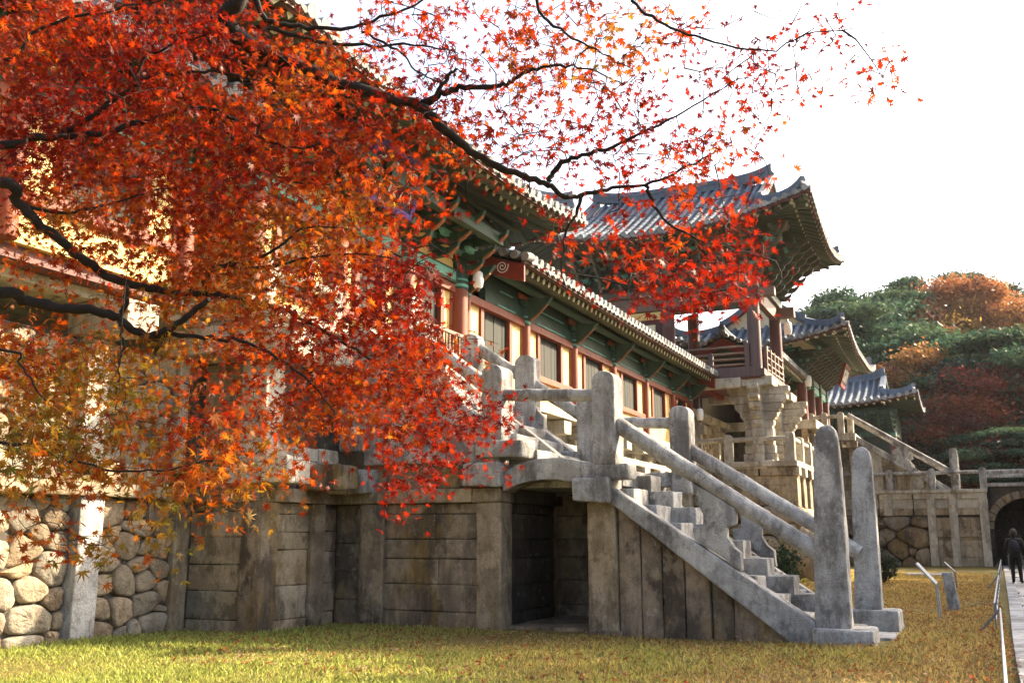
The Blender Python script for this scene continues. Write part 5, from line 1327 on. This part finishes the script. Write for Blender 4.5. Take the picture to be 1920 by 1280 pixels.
for i, ((x, y, k, r), lb) in enumerate(SP):
    if i == 0:
        sA['t'].location = (x, y, -.2); sA['t'].scale = (k, k, k); sA['t']['label'] = lb
    else: copy_thing(sA['t'], (x, y, -.2), lb, r, (k, k, k))
# shrubs between stairs and terrace
def shrub(loc, h, r, label, cols=GREEN, n=700, seed=3):
    rng = np.random.default_rng(seed); t = thing('shrub', label, 'shrub', loc, 'green shrubs by the terraces')
    mb = MB(); cs = []; rs = []
    for i in range(9):
        a = i * 2.4; c = np.array(loc) + np.array([math.cos(a) * r * .5, math.sin(a) * r * .5, h * (.35 + .5 * rng.uniform())])
        cs.append(c); rs.append((r * .45, r * .45, h * .3)); mb.tube([np.array(loc), (np.array(loc) + c) / 2 + [0, 0, .1], c], [.04, .03, .015], 6)
    mb.build('stem', M['pine_bark'], t)
    V, F, own = leaf_cards(cs, rs, n // 9, .06, rng); tone = np.repeat(np.array(cols)[rng.integers(0, len(cols), len(own))] * rng.uniform(.6, 1.3, (len(own), 1)), 4, 0)
    np_mesh('foliage', V, F, M['foliage'], tone, False, t)
shrub((27, 4.9, 0), 1.15, .7, 'dark green shrub seen through the near stair railing', [(.012, .028, .012), (.02, .04, .016)], 2000, 4)
shrub((37, 3.1, 0), 1.0, .55, 'small round shrub seen between the two tapered posts', [(.02, .03, .012), (.03, .035, .015)], 1100, 5)
for i, (x, y, sx, sz, lb) in enumerate(((39.5, 5.9, 1.5, 1.9, 'large pale boulder at the corner of the pavilion terrace'), (37.5, 5.3, 1.1, 1.1, 'brown boulder lying below the pale one near the pavilion terrace'))):
    mb = MB(); rr = random.Random(i); blob(mb, (x, y, sz * .45), (sx * .6, sx * .5, sz * .58), 14, 9, 1.0, .07); tag(mb.build('boulder', M['rubble'], None), lb, 'boulder', 'boulders by the pavilion terrace')

# ------------------------------------------------------------------ the maple over the viewer
mt = thing('maple_tree', 'Japanese maple with red and orange leaves spreading over the left and top of the view', 'maple tree', (1.9, 4.9, 0))
def PX(pts, d): return [at(x, y, (d if not hasattr(d, '__len__') else d[0] + (d[1] - d[0]) * i / max(1, len(pts) - 1))) for i, (x, y) in enumerate(pts)]
def spline(P, k=5):
    P = [np.array(p) for p in P]; out = []
    for i in range(len(P) - 1):
        a, b, c, d = P[max(i - 1, 0)], P[i], P[i + 1], P[min(i + 2, len(P) - 1)]
        for j in range(k):
            t = j / k; out.append(.5 * ((2 * b) + (-a + c) * t + (2 * a - 5 * b + 4 * c - d) * t * t + (-a + 3 * b - 3 * c + d) * t ** 3))
    out.append(P[-1]); return out
TR = np.array([1.9, 4.9, 0.0])
mb = MB(); tr = [TR + np.array([.06 * math.sin(z * 2), .05 * math.cos(z * 1.7), z]) for z in np.linspace(-.1, 5.6, 14)]
mb.tube(tr, [.19 - .018 * i * .6 for i in range(14)], 14); mb.build('trunk', M['bark'], mt)
NODES = []
def bough(pts, d, r0, r1, root=None):
    P = PX(pts, d)
    if root is not None:
        e = np.array([TR[0], TR[1], root]); P = [e, (e + P[0]) / 2 + np.array([0, 0, .05])] + P
    S = spline(P, 5); n = len(S)
    px_m = (d if not hasattr(d, '__len__') else d[0]) / FPX
    rad = [1.02 * (r0 + (r1 - r0) * (i / (n - 1)) ** .8) * px_m * random.uniform(.9, 1.1) for i in range(n)]
    S = [s_ + RNG.normal(0, .004, 3) for s_ in S]
    mb = MB(); mb.tube(S, rad, 9); mb.build('branch', M['bark'], mt)
    sk = 4 if root is not None else 0
    NODES.extend([(p, r) for p, r in zip(S[sk:], rad[sk:])])
bough([(405, -40), (425, 35), (455, 75), (500, 98), (570, 128), (650, 160), (720, 182), (785, 200), (830, 240), (870, 275), (930, 312), (985, 331), (1030, 345), (1058, 369), (1090, 366), (1150, 352), (1220, 344), (1290, 312), (1350, 280)], (3.9, 4.4), 19, 1.6, 4.4)
bough([(785, 200), (812, 186), (838, 172), (870, 164), (935, 162), (965, 148), (1000, 130), (1050, 125), (1110, 132), (1170, 160)], 4.15, 8, 1.2)
bough([(810, 190), (835, 152), (858, 128)], 4.1, 5, 2.5)
bough([(1030, 340), (1048, 310), (1080, 295), (1150, 274), (1220, 240), (1300, 200), (1380, 150)], 4.3, 6, 1)
bough([(1094, 364), (1080, 402), (1060, 442), (1054, 500), (1060, 540)], 4.3, 4, 1)
bough([(1212, 346), (1225, 385), (1262, 425), (1320, 452), (1380, 470)], 4.35, 4, 1)
bough([(470, -20), (500, 35), (560, 48), (640, 55), (700, 40), (770, 12), (830, -20)], 4.0, 6, 1.5)
bough([(500, 52), (600, 80), (700, 86), (790, 84), (860, 100)], 4.0, 5, 1)
bough([(680, 60), (745, 95), (790, 140), (840, 160)], 4.1, 3, 1)
bough([(1180, -30), (1200, 20), (1260, 50), (1340, 80), (1440, 95), (1530, 60), (1640, 55)], 3.7, 4, .8)
bough([(1000, -20), (1020, 30), (1070, 70), (1130, 100), (1190, 130)], 3.8, 4, 1)
bough([(0, 272), (50, 257), (110, 258), (170, 250), (250, 235), (330, 210), (392, 203), (440, 225), (480, 255), (550, 275), (640, 264), (700, 250)], (3.7, 4.2), 10, 1.5, 2.95)
bough([(115, 248), (190, 206), (245, 165), (275, 145), (330, 140), (420, 136), (520, 158), (620, 160)], 3.9, 6, 1.2)
bough([(245, 165), (266, 120), (300, 92), (400, 58), (460, 40)], 3.9, 4, 1)
bough([(392, 204), (440, 262), (520, 330), (600, 345), (700, 330)], 4.0, 3.5, 1)
bough([(-10, 340), (30, 382), (80, 425), (140, 475), (190, 510), (235, 530), (290, 541), (340, 550), (385, 552), (450, 560), (505, 572), (560, 595), (640, 640), (700, 680), (770, 725), (840, 760)], (3.6, 4.1), 13, 1.5, 2.75)
bough([(385, 549), (388, 522), (410, 498), (470, 488), (530, 455), (580, 428), (660, 430)], 3.85, 6, 1.2)
bough([(412, 498), (500, 502), (600, 480), (720, 482), (800, 520)], 3.9, 3.5, 1)
bough([(-10, 546), (40, 562), (100, 575), (170, 580), (222, 596), (252, 620), (290, 629), (322, 610), (362, 584), (392, 560)], 3.65, 13, 5, 2.4)
bough([(290, 628), (380, 633), (450, 640), (540, 684), (610, 744), (640, 800)], 3.7, 5, 1.2)
bough([(222, 594), (236, 568), (238, 535)], 3.65, 5, 4)
bough([(225, 600), (231, 650), (221, 692), (214, 770)], 3.65, 3, 1)
bough([(-10, 826), (60, 842), (130, 861), (200, 880), (300, 882), (400, 862), (490, 846)], 3.1, 4, 1.2, 1.95)
bough([(-10, 652), (40, 682), (70, 732), (125, 800), (170, 850)], 3.4, 3.5, 1, 2.3)
bough([(30, 382), (100, 400), (170, 390), (250, 370), (320, 350)], 3.7, 4, 1)
bough([(-10, 120), (60, 60), (150, 30), (260, 10), (360, -10)], 3.8, 5, 1.5, 3.3)

DENS = ["999997533445665443321000",    # how thick the leaves hang, in 80 px cells of the photograph
        "999886774444555453324100",
        "899998887544556533200000",
        "999999888645456663100000",
        "999998888520123333000000",
        "579998888500044567000000",
        "324688888710023666100000",
        "653466888910000100000000",
        "998546778971000000000000",
        "987556778994000000000000",
        "886566531682000000000000",
        "543334400400000000000000",
        "242200000000000000000000"]
TIPS = [(0, .30, 1.0), (34, .30, .93), (-34, .30, .93), (72, .27, .78), (-72, .27, .78), (112, .22, .5), (-112, .22, .5)]
def leaf_template():
    seq = sorted(TIPS, key=lambda q: q[0]); P = [(-.02, 0.0)]
    pts = []
    for i, (a, nr, L) in enumerate(seq):
        if i: 
            b = math.radians((a + seq[i - 1][0]) / 2); pts.append((.30 * math.cos(b), .30 * math.sin(b)))
        a_ = math.radians(a)
        for da, f in ((-.15, .52), (0, 1.0), (.15, .52)): pts.append((L * f * math.cos(a_ + da * (1 if f < 1 else 0)), L * f * math.sin(a_ + da * (1 if f < 1 else 0))))
    base = [(-.05, -.10)] ; end = [(-.05, .10)]
    pts = base + pts + end
    V = [(0.08, 0, .05)] + [(x, y, -.28 * (x * x + y * y) + .06 * abs(math.sin(3 * math.atan2(y, x + 1e-6)))) for x, y in pts]
    F = [(0, i, i + 1) for i in range(1, len(pts))] + [(0, len(pts), 1)]
    V += [(-.05, -.012, 0), (-.05, .012, 0), (-.65, 0, .10)]; k = len(V); F.append((k - 3, k - 2, k - 1))
    return np.array(V), np.array(F)
LV, LF = leaf_template()
rng = np.random.default_rng(21)
groups = []
for r, row in enumerate(DENS):
    for c, ch in enumerate(row):
        d9 = int(ch)
        if not d9: continue
        n_g = rng.poisson((1.25 if d9 >= 7 else 1.0) * (36 if c < 11 or r > 6 else 30) * (d9 / 9) ** 1.6)
        for _ in range(n_g):
            x, y = (c + rng.uniform(-.08, 1.08)) * 80, (r + rng.uniform(-.08, 1.08)) * 80
            if r < 6 and c > 8: dep = rng.normal(4.45, .26)
            elif y > 760 and x < 520: dep = rng.normal(3.25, .2)
            else: dep = rng.normal(4.12, .32)
            groups.append((x, y, dep, c > 8 and r < 7))
# twigs grow from the boughs to the leaf sprays, nearest first
GP = np.array([at(x, y, d) for x, y, d, _ in groups]); node = np.array([p for p, r in NODES]); left = np.ones(len(GP), bool)
best = np.full(len(GP), 1e9); arg = np.zeros(len(GP), int)
def relax(i0):
    global best, arg
    for s0 in range(i0, len(node), 400):
        D = np.linalg.norm(GP[:, None] - node[None, s0:s0 + 400], axis=2); m = D.min(1); a = D.argmin(1) + s0
        u_ = m < best; best[u_] = m[u_]; arg[u_] = a[u_]
relax(0); tw = MB(); order = 0
while left.any():
    q = np.where(left, best, 1e9).argmin(); left[q] = False
    A, B = node[arg[q]], GP[q]; L = np.linalg.norm(B - A)
    if L > .02:
        side = rng.normal(0, .09 * L, 3) + np.array([0, 0, .06 * L]); P_ = [A, A + (B - A) * .35 + side, A + (B - A) * .7 + side * .7, B]
        r0 = min(.006, .0022 + .006 * L) * (1.0 if groups[q][3] else .5); tw.tube(P_, [r0, r0 * .8, r0 * .6, r0 * .4], 4, False)
        i0 = len(node); node = np.concatenate([node, np.array(P_[1:])]); relax(i0)
tw.build('twigs', M['bark'], mt, kind='stuff')
# the leaves
pos = []; hue = []; size = []
for (x, y, dep, sky_), g0 in zip(groups, GP):
    k = int(rng.integers(4, 9)) if not sky_ else int(rng.integers(4, 9))
    h = .26 + .13 * math.sin(x * .011 + y * .017) + rng.normal(0, .11)
    if x < 560 and 380 < y: h += .17
    if x < 330 and y > 520: h += .18
    if 480 < x < 720 and 120 < y < 460: h += .16
    if x > 700 and y > 380: h -= .12
    if sky_: h -= .10
    if 930 < x < 1260 and y < 130: h += .22
    if x < 700 and y < 330: h -= .12
    if y > 800 and x < 520: h += .08
    for _ in range(k):
        o = RIGHT * rng.normal(0, .05) + UPC * rng.normal(-.02, .04) + FWD * rng.normal(0, .06)
        pos.append(g0 + o); hue.append(h + rng.normal(0, .07)); size.append(rng.uniform(.022, .038) * (1.2 if sky_ else 1.0))
pos = np.array(pos); hue = np.clip(np.array(hue), 0, 1); size = np.array(size); N = len(pos)
stops = np.array([0, .2, .38, .55, .72, 1.0])
cc = np.array([(.16, .007, .002), (.25, .018, .002), (.32, .044, .003), (.36, .085, .006), (.29, .14, .012), (.13, .14, .018)])
colr = np.stack([np.interp(hue, stops, cc[:, i]) for i in range(3)], 1) * rng.uniform(.5, 1.0, (N, 1))
nrm = rng.normal(size=(N, 3)) * .75 + np.array([0, 0, .45]) - FWD * .35; nrm /= np.linalg.norm(nrm, axis=1)[:, None]
tdir = rng.normal(size=(N, 3)) * .8 + np.array([0, 0, -.7]); tdir -= nrm * (tdir * nrm).sum(1)[:, None]; tdir /= np.linalg.norm(tdir, axis=1)[:, None]
bdir = np.cross(nrm, tdir)
sc_ = size[:, None, None]; bend = rng.uniform(-.3, 1.8, (N, 1, 1))
VV = pos[:, None] + sc_ * (LV[None, :, 0:1] * tdir[:, None] + LV[None, :, 1:2] * bdir[:, None] * rng.uniform(.75, 1.05, (N, 1, 1)) + bend * LV[None, :, 2:3] * nrm[:, None])
FF = (LF[None] + (np.arange(N) * len(LV))[:, None, None]).reshape(-1, 3)
np_mesh('crown', VV.reshape(-1, 3), FF, M['maple_leaf'], np.repeat(colr, len(LV), 0), False, mt)
print('maple leaves', N, 'groups', len(groups))

# ------------------------------------------------------------------ grass and fallen leaves
def blades(n, seed):
    rng = np.random.default_rng(seed)
    X = 4.5 + (48 - 4.5) * rng.uniform(0, 1, n * 3) ** 2.4; Y = rng.uniform(-.3, 12.2, n * 3)
    ang = np.degrees(np.arctan2(Y, X)); ok = (ang < 72) & ~((X > 15.3) & (X < 19.2) & (Y > 1.3)) & ~((X > 13.3) & (Y > 10.7) & (X < 21)) & ~((X > 21) & (Y > 7)) & (Y > -.012 * X - .05)
    X, Y = X[ok][:n], Y[ok][:n]; n = len(X)
    patch = np.sin(X * 1.1 + 2 * np.sin(Y * .8)) * np.cos(Y * 1.3 + np.sin(X * .6)) + np.sin(X * .43 + Y * .77) * .7
    a = rng.uniform(0, 2 * np.pi, n); h = rng.uniform(.02, .085, n) * (1 + .25 * patch); w = rng.uniform(.003, .0065, n) * (1 + X / 18)
    lean = rng.normal(0, .5, (n, 2)) * h[:, None]
    z0 = .025 * np.sin(X * .9 + 1.3 * np.sin(Y * .7)) * np.cos(Y * .8) - .03
    p = np.stack([X, Y, z0], 1); t = np.stack([np.cos(a), np.sin(a), 0 * a], 1) * w[:, None]
    tip = p + np.stack([lean[:, 0], lean[:, 1], h], 1); mid = p + np.stack([lean[:, 0] * .35, lean[:, 1] * .35, h * .6], 1)
    V = np.stack([p - t, p + t, mid + t * .8, tip, mid - t * .8], 1).reshape(-1, 3); F = np.arange(n * 5).reshape(-1, 5)
    g = np.clip(.5 + .28 * patch + rng.normal(0, .22, n) + np.clip((12 - X) * .05, -.3, .2) + np.clip((Y - .42 * X) * .05, -.1, .3) + np.clip((Y - 5.5) * .08, -.4, .25), 0, 1)[:, None]
    col = ((1 - g) * np.array([.38, .26, .085]) + g * np.array([.26, .29, .065])) * rng.uniform(.4, 1.5, (n, 1))
    o = np_mesh('lawn_grass', V, F, M['blade'], np.repeat(col, 5, 0)); o['kind'] = 'stuff'; tag(o, 'short dry yellow green grass covering the lawn in front of the walls', 'grass'); return o
blades(250000, 5)
n = 6500; rng = np.random.default_rng(9)
X = 9.5 + 26 * rng.uniform(0, 1, n) ** 1.4; Y = -.3 + 11.3 * rng.uniform(0, 1, n) ** 1.35; ok = ~((X > 15.2) & (X < 19.3) & (Y > 1.2)) & ~((X > 13) & (Y > 10.5)) & (Y < .95 * X)
X, Y = X[ok], Y[ok]; n = len(X)
pos = np.stack([X, Y, .035 + rng.uniform(0, .05, n)], 1); nrm = rng.normal(0, .35, (n, 3)) + np.array([0, 0, 1.]); nrm /= np.linalg.norm(nrm, axis=1)[:, None]
tdir = rng.normal(size=(n, 3)); tdir -= nrm * (tdir * nrm).sum(1)[:, None]; tdir /= np.linalg.norm(tdir, axis=1)[:, None]; bdir = np.cross(nrm, tdir)
s3 = rng.uniform(.03, .062, n)[:, None, None]
VV = pos[:, None] + s3 * (LV[None, :, 0:1] * tdir[:, None] + LV[None, :, 1:2] * bdir[:, None] - rng.uniform(-1, 2.5, (n, 1, 1)) * LV[None, :, 2:3] * nrm[:, None])
pal = np.array([(.22, .035, .015), (.22, .075, .025), (.17, .08, .035), (.10, .05, .025), (.30, .22, .13)])
o = np_mesh('fallen_maple_leaves', VV.reshape(-1, 3), (LF[None] + (np.arange(n) * len(LV))[:, None, None]).reshape(-1, 3), M['maple_leaf'], np.repeat(pal[rng.integers(0, 5, n)], len(LV), 0))
o['kind'] = 'stuff'; tag(o, 'fallen red and brown maple leaves scattered over the lawn', 'fallen leaves')

# ------------------------------------------------------------------ worn, slightly uneven faces on the old stone
tex = bpy.data.textures.new('stone_wear', 'CLOUDS'); tex.noise_scale = .30; tex.noise_depth = 3
for o in list(bpy.data.objects):
    q = o
    while q.parent is not None: q = q.parent
    if o.type != 'MESH' or not q.name.startswith(('stone_staircase', 'obelisk_post', 'gate_podium', 'retaining_wall', 'stone_marker', 'step_block')): continue
    if q.name == 'stone_staircase.001' or o.name.startswith(('rubble', 'backing', 'core', 'block_course', 'landing_slab')) or not any(m_.type == 'BEVEL' for m_ in o.modifiers): continue
    o.data.polygons.foreach_set('use_smooth', [True] * len(o.data.polygons))
    d_ = o.modifiers.new('sub', 'SUBSURF'); d_.subdivision_type = 'SIMPLE'; d_.levels = 3; d_.render_levels = 3 if len(o.data.polygons) < 30 else 2
    d_ = o.modifiers.new('wear', 'DISPLACE'); d_.texture = tex; d_.texture_coords = 'GLOBAL'; d_.strength = .035; d_.mid_level = .5
# ------------------------------------------------------------------ hazy autumn air
mb = MB(); mb.box(-130, 415, -290, 290, -2, 62)
m, nt = new_mat('haze_air')
pv_ = ND(nt, 'ShaderNodeVolumePrincipled'); pv_.inputs['Color'].default_value = (.93, .96, 1, 1); pv_.inputs['Density'].default_value = 0.00008; pv_.inputs['Anisotropy'].default_value = 0.35
ou = ND(nt, 'ShaderNodeOutputMaterial'); nt.links.new(pv_.outputs[0], ou.inputs['Volume'])
hz_ = mb.build('haze', m, None, kind='stuff'); tag(hz_, 'thin pale haze in the air fading the far trees', 'haze')
